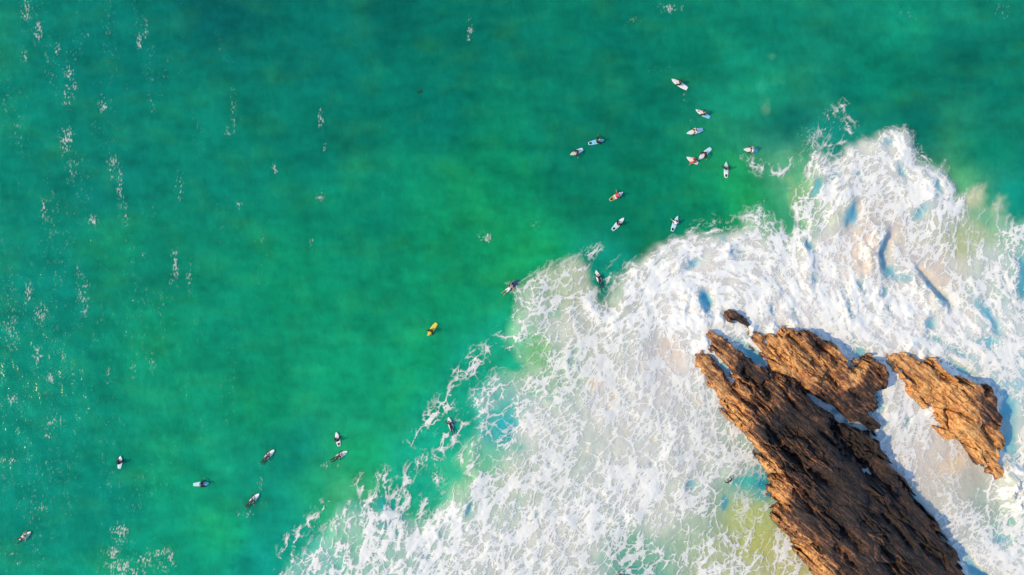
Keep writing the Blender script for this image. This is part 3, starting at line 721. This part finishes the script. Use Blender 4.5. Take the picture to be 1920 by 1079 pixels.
MAIN = [(1303,660),(1308,688),(1326,714),(1346,735),(1352,752),(1358,768),(1376,788),(1398,818),(1420,848),(1438,876),(1462,884),(1440,896),(1442,920),(1466,940),(1447,950),(1456,972),
 (1472,1000),(1495,1030),(1510,1052),(1540,1084),(1580,1130),(1640,1190),(1900,1210),(1862,1140,1),(1812,1079,1),(1790,1042,1),(1768,1008,1),(1742,970,1),(1718,936,1),(1690,900,.9),(1664,868,.8),
 (1650,842,1.4),(1634,812,1),(1604,806,.8),(1572,790,.8),(1546,770,.8),(1520,746,.8),(1492,720,.8),(1466,704,.8),(1440,696,.8),(1410,680,.8),(1385,662,.8),(1362,638,.8),(1336,620,.4),(1324,634),(1332,650),(1352,674),(1372,704),
 (1378,722),(1366,712),(1346,686),(1328,664),(1314,654)]
build_rock('rock_outcrop', 'largest dark brown layered rock ridge running off the bottom edge of the picture', MAIN,
 [(1312,662,.8),(1330,690,1.0),(1360,745,1.2),(1345,640,1.1),(1370,672,1.5),(1400,700,1.7),(1440,705,1.6),(1430,745,2.2),(1400,780,1.6),(1440,800,2.4),(1480,730,2.4),(1440,860,1.6),(1480,860,2.9),(1452,900,1.3),(1460,960,1.5),(1500,920,2.9),
  (1540,800,2.6),(1560,860,3.4),(1600,850,2.4),(1600,950,3.6),(1520,1000,3.0),(1500,1030,1.8),(1560,1070,3.6),(1620,1050,4.0),(1650,930,2.6),(1685,935,1.3),(1715,985,1.5),(1700,1010,2.6),(1740,1050,2.0),(1785,1055,1.3),(1650,880,1.2),(1570,800,1.6),(1700,1160,5.2),(1850,1170,3.5),(1600,1150,3.0)],
 [(1312,665,.95),(1335,700,.9),(1365,750,.9),(1345,640,.7),(1370,680,.85),(1400,725,.8),(1430,760,.6),(1400,690,.15),(1440,720,.35),(1465,715,.6),(1390,800,.9),(1420,850,.95),(1445,890,1),(1448,920,1),(1460,950,.9),(1470,985,.8),(1500,1030,.95),(1540,1070,.9),
  (1440,800,.25),(1480,790,.12),(1480,860,.25),(1540,830,.12),(1520,880,.3),(1560,900,.1),(1600,880,.05),(1500,960,.25),(1560,980,.15),(1640,950,.06),(1580,1050,.45),(1560,1020,.4),(1630,1030,.35),(1700,1000,.05),(1680,1070,.3),(1750,1050,.1),(1800,1100,.1),(1460,840,.4),(1500,840,.42),(1525,862,.38)],
 bare=.84, cuts=[(1.3,.55,[(1458,826),(1490,855),(1520,878),(1575,920)]),(1.0,.4,[(1468,888),(1500,915),(1530,940)]),(1.5,1.0,[(1560,775),(1590,830),(1625,870),(1662,915)]),(.9,.5,[(1395,690),(1410,712),(1435,735)]),(1.2,.6,[(1432,715),(1442,740),(1452,750)]),
  (1.0,.6,[(1565,985),(1590,1005),(1612,1030)]),(1.0,.5,[(1555,1015),(1585,1040),(1600,1060)]),(.8,.4,[(1520,1015),(1545,1035)]),(1.0,.45,[(1448,700),(1480,718),(1530,748),(1560,772)]),(1.1,.35,[(1452,958),(1470,950),(1480,962)]),(.9,.5,[(1640,1020),(1665,1045),(1690,1075)]),
  (.8,.35,[(1410,770),(1440,800),(1470,835)]),(.8,.35,[(1530,800),(1560,830),(1600,870)]),(.9,.4,[(1650,960),(1690,1000),(1720,1040)]),(.7,.35,[(1370,722),(1390,745),(1410,765)])])
build_rock('rock_outcrop', 'brown and orange middle rock above the largest ridge, ringed by white water',
 [(1398,612),(1400,630),(1410,650),(1430,668),(1450,688),(1466,702),(1486,714),(1510,728),(1534,748),(1556,762),(1578,776),(1602,792),(1626,803),(1642,806,.4),(1642,796,.8),(1633,778,.8),(1648,764,.8),(1650,752,.8),(1640,732,.8),(1656,722,.8),
  (1662,704,.8),(1652,686,.8),(1628,674,.8),(1606,684,.8),(1590,690,.8),(1576,666,.8),(1566,652,.8),(1554,640,.8),(1535,630,.8),(1505,620,.6),(1476,621,.4),(1455,627),(1436,626),(1420,618)],
 [(1405,625,.5),(1425,645,.9),(1450,665,1.5),(1480,640,1.7),(1500,660,2.1),(1540,645,1.7),(1540,700,2.0),(1570,690,1.6),(1612,690,2.4),(1635,710,2.0),(1600,740,1.3),(1620,770,1.2),(1500,710,1.2),(1560,750,1.0)],
 [(1410,630,.6),(1430,650,.85),(1460,660,.9),(1480,700,.9),(1500,650,.8),(1540,635,.3),(1520,700,.7),(1560,690,.8),(1580,720,.7),(1610,690,.85),(1640,710,.4),(1600,750,.35),(1620,780,.3),(1560,745,.4)], strata=.85,
 cuts=[(.9,.35,[(1436,634),(1460,655),(1490,682)]),(.8,.35,[(1478,626),(1500,645),(1525,668)]),(.9,.5,[(1550,695),(1568,712),(1590,735)]),(.8,.4,[(1535,640),(1560,665),(1580,690)]),(.7,.3,[(1420,640),(1432,660)]),(.6,.3,[(1600,730),(1625,750)])])
build_rock('rock_outcrop', 'bright orange sunlit rock near the right edge, tapering to a point',
 [(1650,674),(1663,687),(1679,702),(1694,715),(1700,735),(1710,748),(1726,759),(1744,763),(1752,777),(1755,797),(1770,814),(1790,817),(1798,822),(1811,843),(1829,864),(1847,882),(1860,906),(1867,912),(1872,898),(1882,894,.5),(1882,873,.8),(1875,846,1),(1882,838,1),(1881,822,1),
  (1876,800,1),(1873,770,1),(1864,748,1),(1854,724,1),(1838,731,1),(1822,715,1),(1795,714,.8),(1784,714,.6),(1773,697,.6),(1764,676,.6),(1751,671,.5),(1744,679,.5),(1723,673,.4),(1694,661),(1681,657),(1665,667)],
 [(1665,675,.5),(1700,688,1.3),(1735,720,1.5),(1755,695,1.6),(1720,745,.8),(1790,740,2.3),(1825,740,2.8),(1858,765,2.2),(1815,790,2.3),(1770,790,1.1),(1840,830,2.0),(1860,860,1.4),(1872,895,.6)],
 [(1670,675,.7),(1700,690,.6),(1740,720,.75),(1755,700,.95),(1730,750,.8),(1790,740,.9),(1800,790,.85),(1840,750,.5),(1862,770,.25),(1830,830,.95),(1860,870,1),(1870,820,.5),(1770,790,.85)], strata=.5, edge=1.0, bare=1.3,
 cuts=[(.9,.25,[(1776,768),(1800,772),(1835,792)]),(1.0,.4,[(1846,792),(1858,815),(1876,842)]),(.8,.35,[(1758,682),(1772,706),(1788,722)]),(.7,.3,[(1790,815),(1792,790),(1778,760)]),(.6,.2,[(1866,868),(1874,890)]),(.6,.3,[(1700,690),(1720,712),(1735,735)])])
build_rock('rock_outcrop', 'small dark wet rock at the upper tip of the reef, awash in foam',
 [(1356,590),(1364,582),(1384,586),(1400,596),(1413,612),(1406,617),(1390,607),(1370,601)],
 [(1368,591,.8),(1385,595,1.0),(1400,604,.8)], [(1368,590,.35),(1385,600,.25),(1400,600,.05)], strata=.5, edge=.5, rag=.3, grow_out=.1)
build_rock('rock_outcrop', 'dark rock tip cut off by the right edge of the picture',
 [(1912,891),(1917,881),(1930,876),(1950,892),(1945,920),(1926,908)], [(1920,890,1.6),(1938,900,2.2)], [(1920,890,.1)], strata=.5, edge=.6, rag=.3)
build_rock('rock_outcrop', 'tiny brown rock tip poking through foam at the bottom edge',
 [(1155,1079),(1157,1072),(1162,1070),(1166,1077),(1170,1090),(1160,1094)], [(1160,1078,1.0),(1166,1088,1.1)], [(1160,1074,.6)], strata=.35, edge=.4, rag=.2, grow_out=.05)

# ------------------------------------------------------------------ surfers and boards
M_BOARD = {
 'white': plain('board_white', (.82, .82, .80), .3), 'cream': plain('board_cream', (.72, .70, .56), .3),
 'ice': plain('board_pale_blue', (.50, .74, .80), .3), 'blue': plain('board_blue', (.10, .42, .66), .3),
 'sky': plain('board_light_blue', (.26, .60, .78), .3), 'navy': plain('board_navy', (.03, .05, .16), .3),
 'yellow': plain('board_yellow', (.86, .66, .06), .3), 'grey': plain('board_grey', (.55, .55, .50), .3), 'tan': plain('board_tan', (.50, .36, .16), .3),
}
M_PAD = plain('traction_pad_black', (.012, .012, .014), .8)
M_FIN = plain('fin_black', (.02, .02, .022), .4)
M_MARK = plain('red_print', (.55, .10, .12), .5)
M_SKIN = plain('skin', (.45, .25, .16), .55)
M_CLOTH = {
 'black': plain('neoprene_black', (.010, .011, .013), .6), 'red': plain('vest_red', (.62, .045, .05), .7), 'white': plain('vest_white', (.76, .74, .72), .7),
 'grey': plain('vest_grey', (.42, .38, .38), .7), 'shorts_white': plain('shorts_white', (.74, .74, .72), .7), 'navy': plain('cloth_navy', (.02, .03, .06), .7),
}
M_HAIR = {'dark': plain('hair_dark', (.025, .017, .012), .6), 'brown': plain('hair_brown', (.10, .05, .028), .6), 'fair': plain('hair_fair', (.42, .28, .13), .6)}

def mirror(d):
    r = dict(d)
    for k, v in d.items():
        if k.endswith('_l'): r[k[:-2] + '_r'] = ((v[0][0], -v[0][1], v[0][2]), v[1])
    return r

def hand_pts(j, s, wrist, fwd, down):
    """palm and five unequal, bent fingers hung on the wrist; fwd = along the hand, down = towards the palm side"""
    w, f, dn = Vector(wrist), Vector(fwd).normalized(), Vector(down).normalized()
    across = f.cross(dn).normalized() * (1 if s == 'l' else -1)
    j['palm_' + s] = (tuple(w + f * .055), .030)
    chains = []
    for i, (off, ln, bend) in enumerate(((-.030, .070, .02), (-.010, .080, .022), (.010, .075, .024), (.029, .058, .026))):
        a = w + f * .085 + across * off
        j['f%da_%s' % (i, s)] = (tuple(a), .0095)
        j['f%db_%s' % (i, s)] = (tuple(a + f * ln * .55 + dn * bend * .4), .0085)
        j['f%dc_%s' % (i, s)] = (tuple(a + f * ln + dn * bend * 1.3), .0075)
        chains += [('palm_' + s, 'f%da_%s' % (i, s)), ('f%da_%s' % (i, s), 'f%db_%s' % (i, s)), ('f%db_%s' % (i, s), 'f%dc_%s' % (i, s))]
    t = w + f * .03 - across * .034 + dn * .008
    j['tha_' + s] = (tuple(t), .011); j['thb_' + s] = (tuple(t + f * .035 - across * .022 + dn * .01), .0095)
    chains += [('palm_' + s, 'tha_' + s), ('tha_' + s, 'thb_' + s)]
    return chains

REGION = {'torso': 'top', 'arm': 'sleeve', 'fore': 'sleeve2', 'hand': 'skin', 'hip': 'pants', 'thigh': 'pants', 'shin': 'legs', 'foot': 'skin', 'head': 'head', 'neck': 'skin'}
def make_body(name, j, arms):
    """one continuous skinned body from joints {name: (co, radius)}; returns the mesh and the limb of each face"""
    j = dict(j)
    E = [('pelvis', 'waist'), ('waist', 'chest'), ('chest', 'neck'), ('neck', 'skull'), ('skull', 'crown'), ('skull', 'nose')]
    for s in 'lr':
        E += [('chest', 'shoulder_' + s), ('shoulder_' + s, 'elbow_' + s), ('elbow_' + s, 'wrist_' + s), ('wrist_' + s, 'palm_' + s),
              ('pelvis', 'hip_' + s), ('hip_' + s, 'knee_' + s), ('knee_' + s, 'ankle_' + s), ('ankle_' + s, 'toe_' + s), ('skull', 'ear_' + s)]
        E += hand_pts(j, s, j['wrist_' + s][0], arms[s][0], arms[s][1])
    names = list(j); ix = {n: i for i, n in enumerate(names)}
    me = bpy.data.meshes.new(name + '_skeleton')
    me.from_pydata([j[n][0] for n in names], [(ix[a], ix[b]) for a, b in E], [])
    ob = bpy.data.objects.new(name + '_skeleton', me); COL.objects.link(ob)
    md = ob.modifiers.new('skin', 'SKIN'); md.use_smooth_shade = True
    sv = me.skin_vertices[0].data
    for n in names:
        r = j[n][1]; sv[ix[n]].radius = (r, r) if not isinstance(r, tuple) else r
        sv[ix[n]].use_root = (n == 'pelvis')
    ob.modifiers.new('sub', 'SUBSURF').levels = 1
    dg = bpy.context.evaluated_depsgraph_get()
    out = bpy.data.meshes.new_from_object(ob.evaluated_get(dg)); out.name = name
    bpy.data.objects.remove(ob); bpy.data.meshes.remove(me)
    # limb of each face = nearest bone
    SEG = [('torso', 'waist', 'chest'), ('hip', 'pelvis', 'waist'), ('neck', 'neck', 'neck'), ('head', 'skull', 'crown'), ('head', 'skull', 'nose')]
    for s in 'lr':
        SEG += [('torso', 'chest', 'shoulder_' + s), ('arm', 'shoulder_' + s, 'elbow_' + s), ('fore', 'elbow_' + s, 'wrist_' + s), ('hand', 'palm_' + s, 'f1c_' + s),
                ('hip', 'pelvis', 'hip_' + s), ('thigh', 'hip_' + s, 'knee_' + s), ('shin', 'knee_' + s, 'ankle_' + s), ('foot', 'toe_' + s, 'toe_' + s), ('head', 'skull', 'ear_' + s)]
    reg = []
    for p in out.polygons:
        c = Vector(p.center); best = (9, '')
        for r, a, b in SEG:
            A, B = Vector(j[a][0]), Vector(j[b][0]); d = B - A
            t = 0 if d.length < 1e-6 else max(0, min(1, (c - A).dot(d) / d.length_squared))
            q = (c - A - d * t).length
            if q < best[0]: best = (q, r)
        reg.append(best[1])
    return out, reg, j

def shell(body, reg, parts, off, name, extra=None):
    """clothing or hair: the chosen faces of the body lifted outwards"""
    keep = [p for p, r in zip(body.polygons, reg) if r in parts and (extra is None or extra(Vector(p.center), Vector(p.normal)))]
    vs = sorted({v for p in keep for v in p.vertices}); mp = {v: i for i, v in enumerate(vs)}
    me = bpy.data.meshes.new(name)
    me.from_pydata([tuple(Vector(body.vertices[v].co) + Vector(body.vertices[v].normal) * off) for v in vs], [], [[mp[v] for v in p.vertices] for p in keep])
    me.polygons.foreach_set('use_smooth', [True] * len(me.polygons))
    return me

SIT = mirror({'pelvis': ((0, 0, .12), .13), 'waist': ((.01, 0, .28), .125), 'chest': ((.05, 0, .46), .135), 'neck': ((.08, 0, .63), .058), 'skull': ((.11, 0, .755), .092), 'crown': ((.105, 0, .83), .06),
 'nose': ((.215, 0, .74), .018), 'ear_l': ((.10, .092, .745), .018), 'shoulder_l': ((.05, .185, .54), .066), 'elbow_l': ((.10, .30, .32), .045), 'wrist_l': ((.29, .25, .17), .033),
 'hip_l': ((.03, .11, .10), .10), 'knee_l': ((.40, .36, .03), .065), 'ankle_l': ((.34, .40, -.38), .042), 'toe_l': ((.50, .42, -.46), .035)})
SIT_ARMS = {'l': ((1, -.1, -.35), (0, 0, -1)), 'r': ((1, .1, -.35), (0, 0, -1))}
LEAN = dict(SIT)
LEAN.update({'chest': ((.16, .02, .42), .135), 'neck': ((.25, .02, .56), .058), 'skull': ((.31, .02, .67), .092), 'crown': ((.33, .02, .745), .06), 'nose': ((.41, .02, .645), .018), 'ear_l': ((.30, .112, .665), .018), 'ear_r': ((.30, -.072, .665), .018),
 'shoulder_l': ((.15, .205, .50), .066), 'shoulder_r': ((.15, -.165, .50), .066), 'elbow_l': ((.22, .42, .34), .045), 'wrist_l': ((.30, .58, .16), .033), 'elbow_r': ((.24, -.28, .30), .045), 'wrist_r': ((.44, -.22, .15), .033)})
LEAN_ARMS = {'l': ((.4, 1, -.5), (0, 0, -1)), 'r': ((1, .1, -.35), (0, 0, -1))}
PRONE = mirror({'pelvis': ((0, 0, .10), .125), 'waist': ((.17, 0, .12), .12), 'chest': ((.36, 0, .17), .13), 'neck': ((.54, 0, .26), .058), 'skull': ((.655, 0, .325), .092), 'crown': ((.69, 0, .40), .06), 'nose': ((.755, 0, .29), .018),
 'ear_l': ((.645, .092, .33), .018), 'shoulder_l': ((.44, .185, .19), .066), 'elbow_l': ((.62, .36, .12), .045), 'wrist_l': ((.84, .34, .04), .033),
 'hip_l': ((-.04, .10, .09), .095), 'knee_l': ((-.46, .13, .07), .062), 'ankle_l': ((-.86, .15, .10), .04), 'toe_l': ((-1.03, .16, .07), .033)})
PRONE['elbow_r'] = ((.26, -.40, .13), .045); PRONE['wrist_r'] = ((.06, -.46, .02), .033)
PRONE_ARMS = {'l': ((1, -.1, -.3), (0, 0, -1)), 'r': ((-1, -.1, -.2), (0, 0, -1))}
KICK = dict(PRONE)
KICK.update({'knee_l': ((-.40, .26, .07), .062), 'ankle_l': ((-.76, .40, .09), .04), 'toe_l': ((-.92, .45, .06), .033), 'knee_r': ((-.44, -.10, .07), .062), 'ankle_r': ((-.86, -.10, .10), .04), 'toe_r': ((-1.03, -.10, .07), .033)})
SWIM = mirror({'pelvis': ((-.12, 0, -.55), .125), 'waist': ((-.08, 0, -.38), .12), 'chest': ((0, 0, -.18), .13), 'neck': ((.05, 0, .0), .058), 'skull': ((.09, 0, .12), .092), 'crown': ((.085, 0, .195), .06), 'nose': ((.195, 0, .105), .018),
 'ear_l': ((.08, .092, .11), .018), 'shoulder_l': ((0, .19, -.06), .066), 'elbow_l': ((.20, .40, .03), .045), 'wrist_l': ((.44, .38, .06), .033),
 'hip_l': ((-.13, .10, -.58), .095), 'knee_l': ((-.05, .18, -.98), .062), 'ankle_l': ((-.30, .2, -1.30), .04), 'toe_l': ((-.20, .22, -1.44), .033)})
SWIM_ARMS = {'l': ((1, -.2, 0), (0, 0, -1)), 'r': ((1, .2, 0), (0, 0, -1))}
POSES = {}
for pn, jj, aa in (('sit', SIT, SIT_ARMS), ('lean', LEAN, LEAN_ARMS), ('prone', PRONE, PRONE_ARMS), ('kick', KICK, PRONE_ARMS), ('swim', SWIM, SWIM_ARMS)):
    body, reg, j = make_body('body_' + pn, jj, aa)
    body.materials.clear(); body.materials.append(M_SKIN)
    sk, ns = Vector(j['skull'][0]), Vector(j['nose'][0])
    fdir = (ns - sk).normalized()
    POSES[pn] = dict(body=body, hair=shell(body, reg, {'head'}, .016, 'hair_' + pn, lambda c, n: (c - sk).dot(fdir) < .045),
        wetsuit=shell(body, reg, {'torso', 'arm', 'fore', 'hip', 'thigh', 'shin'}, .007, 'wetsuit_' + pn),
        vest=shell(body, reg, {'torso', 'arm'}, .009, 'vest_' + pn), shorts=shell(body, reg, {'hip', 'thigh'}, .014, 'shorts_' + pn),
        pants=shell(body, reg, {'hip', 'thigh', 'shin'}, .007, 'pants_' + pn))

def board_mesh(length, width, nose_point, tail_col_x):
    """shaped surfboard: rocker, domed deck, rounded rails; nose along +x; second material behind tail_col_x"""
    bm = bmesh.new(); N = 22; rings = []
    prof = [(0, -.5), (.62, -.46), (.92, -.2), (1, .05), (.92, .30), (.6, .46), (0, .52)]
    for i in range(N + 1):
        t = i / N
        x = -length / 2 + length * t
        w = width / 2 * (max(0, 1 - abs((t - .46) / (.54 if t > .46 else .62)) ** nose_point)) ** .72
        w = max(w, .012)
        th = .065 * (.35 + .65 * math.sin(math.pi * min(max(t, .03), .97)) ** .6)
        rk = .14 * max(0, t - .55) ** 2 * 4 * .6 + .03 * max(0, .3 - t) ** 2 * 10
        loop = [(x, a * w, rk + b * th) for a, b in prof] + [(x, -a * w, rk + b * th) for a, b in prof[-2:0:-1]]
        rings.append([bm.verts.new(p) for p in loop])
    for r0, r1 in zip(rings, rings[1:]):
        n = len(r0)
        for k in range(n):
            f = bm.faces.new((r0[k], r0[(k + 1) % n], r1[(k + 1) % n], r1[k])); f.smooth = True
            if f.calc_center_median().x < tail_col_x: f.material_index = 1
    bm.faces.new(rings[0]); bm.faces.new(list(reversed(rings[-1])))
    bmesh.ops.recalc_face_normals(bm, faces=bm.faces)
    me = bpy.data.meshes.new('surfboard'); bm.to_mesh(me); bm.free()
    return me

def small_slab(name, pts, z0, z1):
    bm = bmesh.new()
    lo = [bm.verts.new((x, y, z0)) for x, y in pts]; hi = [bm.verts.new((x, y, z1)) for x, y in pts]
    bm.faces.new(list(reversed(lo))); bm.faces.new(hi)
    for k in range(len(pts)):
        bm.faces.new((lo[k - 1], lo[k], hi[k], hi[k - 1]))
    bmesh.ops.recalc_face_normals(bm, faces=bm.faces)
    me = bpy.data.meshes.new(name); bm.to_mesh(me); bm.free(); return me

def fin_mesh(x, y, cant):
    bm = bmesh.new()
    prof = [(x + .06, -.02), (x - .06, -.02), (x - .10, -.13), (x - .05, -.10)]
    a = [bm.verts.new((px, y - .004 + cant * pz, pz)) for px, pz in prof]; b = [bm.verts.new((px, y + .004 + cant * pz, pz)) for px, pz in prof]
    bm.faces.new(a); bm.faces.new(list(reversed(b)))
    for k in range(4): bm.faces.new((a[k - 1], b[k - 1], b[k], a[k]))
    bmesh.ops.recalc_face_normals(bm, faces=bm.faces)
    me = bpy.data.meshes.new('fin'); bm.to_mesh(me); bm.free(); return me

def coloured(name, me, mat, parent):
    """object with its own material although the mesh is shared"""
    o = bpy.data.objects.new(name, me); COL.objects.link(o)
    if len(me.materials) == 0: me.materials.append(mat)
    o.material_slots[0].link = 'OBJECT'; o.material_slots[0].material = mat
    o.parent = parent
    return o

# nose px, tail px, pose, seat position along the board (0 tail .. 1 nose), board colour, tail colour, pad, clothes, hair, board label, person label
SURFERS = [
 ((1259,149),(1289,167),'sit',.47,'white','white',0,('wet','black'),'brown','long white surfboard, the topmost board of all','surfer in dark suit astride the topmost long white board'),
 ((1304,206),(1331,221),'sit',.40,'white','sky',0,('wet','black'),'fair','white surfboard with blue tail and red print on its nose','surfer in black astride the white board with red print'),
 ((1287,251),(1318,243),'sit',.46,'white','ice',0,('two','white','black'),'dark','white and pale blue surfboard under the surfer in a white top','surfer in white top and black pants sitting above the red one'),
 ((1287,295),(1309,307),'lean',.30,'white','cream',0,('two','red','red'),'brown','short white surfboard beside a longer one, rider in red','surfer in red close beside a black suited surfer'),
 ((1309,300),(1333,278),'lean',.46,'white','ice',0,('wet','black'),'dark','white surfboard with a black suited rider next to the rider in red','surfer in black suit right next to the surfer in red'),
 ((1393,281),(1420,283),'sit',.38,'white','blue',0,('two','white','black'),'fair','white surfboard with bright blue tail, rightmost board','rightmost surfer, sitting over a blue board tail'),
 ((1361,304),(1361,334),'sit',.52,'ice','white',1,('wet','black'),'brown','pale surfboard pointing straight up with black tail pad near the foam','surfer in black on an upright pale board above the foam edge'),
 ((1133,263),(1103,270),'lean',.52,'sky','sky',1,('wet','black'),'fair','light blue surfboard with black tail pad beside a white one','surfer in black on the light blue board with black pad'),
 ((1069,291),(1093,280),'lean',.42,'cream','white',0,('wet','navy'),'dark','small cream and white surfboard just left of the light blue one','dark clothed surfer on the small cream board'),
 ((1168,361),(1143,376),'lean',.48,'white','tan',1,('two','red','black'),'brown','white nosed surfboard with tan tail under a surfer in red vest','surfer in red vest alone in open green water'),
 ((1170,409),(1148,432),'sit',.45,'white','ice',1,('wet','black'),'brown','white surfboard with dark tail pad below the surfer in red vest','surfer in black suit below the surfer in red vest'),
 ((1271,405),(1260,434),'lean',.47,'ice','ice',1,('two','white','black'),'dark','pale blue surfboard with black pad just above the white foam','surfer in white top just above the white foam edge'),
 ((972,525),(946,550),'prone',.46,'navy','navy',0,('shorts','shorts_white'),'dark','dark navy surfboard at the left tip of the upper foam','bare backed surfer in white shorts lying on a navy board'),
 ((1117,507),(1128,537),'prone',.42,'white','white',0,('wet','black'),'fair','white surfboard in the green notch between two foam fronts','surfer in black lying prone in the notch between foam fronts'),
 ((802,630),(819,606),'sit',.56,'yellow','yellow',0,('wet','black'),'brown','bright yellow surfboard alone in open green water','surfer in black sitting on the yellow board'),
 ((841,782),(849,811),'prone',.42,'white','white',0,('wet','black'),'dark','white surfboard pointing up between thin foam strands','surfer in black lying prone between thin foam strands'),
 ((631,810),(636,837),'sit',.42,'white','white',1,('wet','black'),'dark','white surfboard with black tail pad above a paddling surfer','surfer in black sitting on a white board above a paddler'),
 ((652,846),(622,863),'prone',.44,'white','white',0,('wet','black'),'fair','white surfboard of the paddler just below a sitting surfer','surfer in black paddling right just below a sitting surfer'),
 ((515,843),(491,867),'prone',.44,'white','white',0,('wet','black'),'brown','white surfboard of the upper paddler of the two at lower left centre','upper of two paddlers in black heading up right'),
 ((227,855),(224,879),'sit',.46,'white','ice',0,('wet','black'),'dark','small white surfboard pointing up, alone at lower left','surfer in black sitting on an upright white board at lower left'),
 ((393,906),(363,909),'lean',.50,'sky','ice',0,('wet','black'),'dark','light blue surfboard lying level in the picture at lower left','surfer in black with arm out on a level light blue board'),
 ((487,925),(463,949),'prone',.44,'white','white',0,('wet','black'),'fair','white surfboard of the lower paddler of the two at lower left centre','lower of two paddlers in black heading up right'),
 ((59,997),(33,1016),'kick',.46,'grey','grey',0,('two','grey','black'),'dark','grey white surfboard in the bottom left corner','paddling surfer with legs spread in the bottom left corner'),
]
GRP_B, GRP_P = 'surfboards on the sea', 'surfers waiting and paddling in the line-up'
def wear(body, pose, spec, hair):
    ps = POSES[pose]
    coloured('hair', ps['hair'], M_HAIR[hair], body)
    if spec[0] == 'wet': coloured('wetsuit', ps['wetsuit'], M_CLOTH[spec[1]], body)
    elif spec[0] == 'two':
        coloured('vest', ps['vest'], M_CLOTH[spec[1]], body); coloured('pants', ps['pants'], M_CLOTH[spec[2]], body)
    else: coloured('shorts', ps['shorts'], M_CLOTH[spec[1]], body)

rnd = random.Random(4)
for i, (nose, tail, pose, seat, colr, tcol, pad, cloth, hair, blabel, plabel) in enumerate(SURFERS):
    n, t = Vector(P(*nose)), Vector(P(*tail))
    L = (n - t).length; c = (n + t) / 2; ang = math.atan2(n.y - t.y, n.x - t.x)
    if pose in ('prone', 'kick'):                  # the feet trail behind the short board
        feet = Vector(t); L = min(L, 1.8); c = n - (n - t).normalized() * L / 2
    z = float(sample(HEIGHT, c.x, c.y))
    me = board_mesh(L, .58 if L < 2.1 else .64, 2.0 if i != 0 else 2.6, -L * .12 if tcol != colr else -9)
    me.materials.append(M_BOARD[colr]); me.materials.append(M_BOARD[tcol])
    b = link('surfboard', me)
    b.location = (c.x, c.y, z + .045); b.rotation_euler = (0, math.radians(-1.5 if pose in ('sit', 'lean') else 0), ang)
    tag(b, blabel, 'surfboard', GRP_B)
    for fx, fy, cant in ((-L / 2 + .14, 0, 0), (-L / 2 + .28, .13, .12), (-L / 2 + .28, -.13, -.12)):
        link('fin', fin_mesh(fx, fy, cant), M_FIN, b)
    if pad:
        x0 = -L / 2 + .10
        link('traction_pad', small_slab('traction_pad', [(x0, -.09), (x0 + .30, -.15), (x0 + .33, 0), (x0 + .30, .15), (x0, .09)], .030, .052), M_PAD, b)
    if i == 1:
        link('print_mark', small_slab('print_mark', [(L * .30 + .10 * math.cos(a), .09 * math.sin(a)) for a in np.linspace(0, 2 * math.pi, 12, endpoint=False)], .05, .075), M_MARK, b)
    off = (seat - .5) * L
    if pose in ('prone', 'kick'): off = (feet - c).dot((n - t).normalized()) + .80
    p = link('person', POSES[pose]['body'])
    zb = .03 if pose in ('sit', 'lean') else .02
    p.location = (c.x + math.cos(ang) * off, c.y + math.sin(ang) * off, z + .045 + zb)
    p.rotation_euler = (0, 0, ang + rnd.uniform(-.12, .12))
    p.scale = (1.07, 1.07, 1.07)
    wear(p, pose, cloth, hair)
    tag(p, plabel, 'person', GRP_P)

ax, ay = P(1366, 902)
p = link('person', POSES['swim']['body'])
p.location = (ax, ay, float(sample(HEIGHT, ax, ay)) + .34); p.rotation_euler = (0, 0, 2.2)
p.scale = (1.1, 1.1, 1.1)
wear(p, 'swim', ('wet', 'black'), 'brown')
tag(p, 'swimmer with brown hair in the foam beside the large rock', 'person')

# ------------------------------------------------------------------ a dark clump drifting in the open water
def seaweed(px, py):
    r2 = random.Random(9); bm = bmesh.new()
    for k in range(26):
        a = r2.uniform(0, 6.28); d = r2.uniform(0, .22); l = r2.uniform(.15, .34); th = r2.uniform(0, 6.28); w = r2.uniform(.02, .05)
        x, y = d * math.cos(a) * 1.3, d * math.sin(a)
        v = []
        for s_ in range(4):
            q = s_ / 3; bx, by = x + l * q * math.cos(th + q * .8), y + l * q * math.sin(th + q * .8)
            ww = w * (1 - q * .7); zz = .05 + .05 * math.sin(q * 5 + a)
            v.append((bm.verts.new((bx - ww * math.sin(th), by + ww * math.cos(th), zz)), bm.verts.new((bx + ww * math.sin(th), by - ww * math.cos(th), zz + .012))))
        for (a0, a1), (b0, b1) in zip(v, v[1:]): bm.faces.new((a0, a1, b1, b0))
    me = bpy.data.meshes.new('seaweed_clump'); bm.to_mesh(me); bm.free()
    o = link('seaweed_clump', me, plain('seaweed', (.004, .045, .035), .4))
    ax, ay = P(px, py); o.location = (ax, ay, float(sample(HEIGHT, ax, ay)))
    tag(o, 'small dark clump drifting in the open teal water', 'seaweed')
seaweed(788, 173)
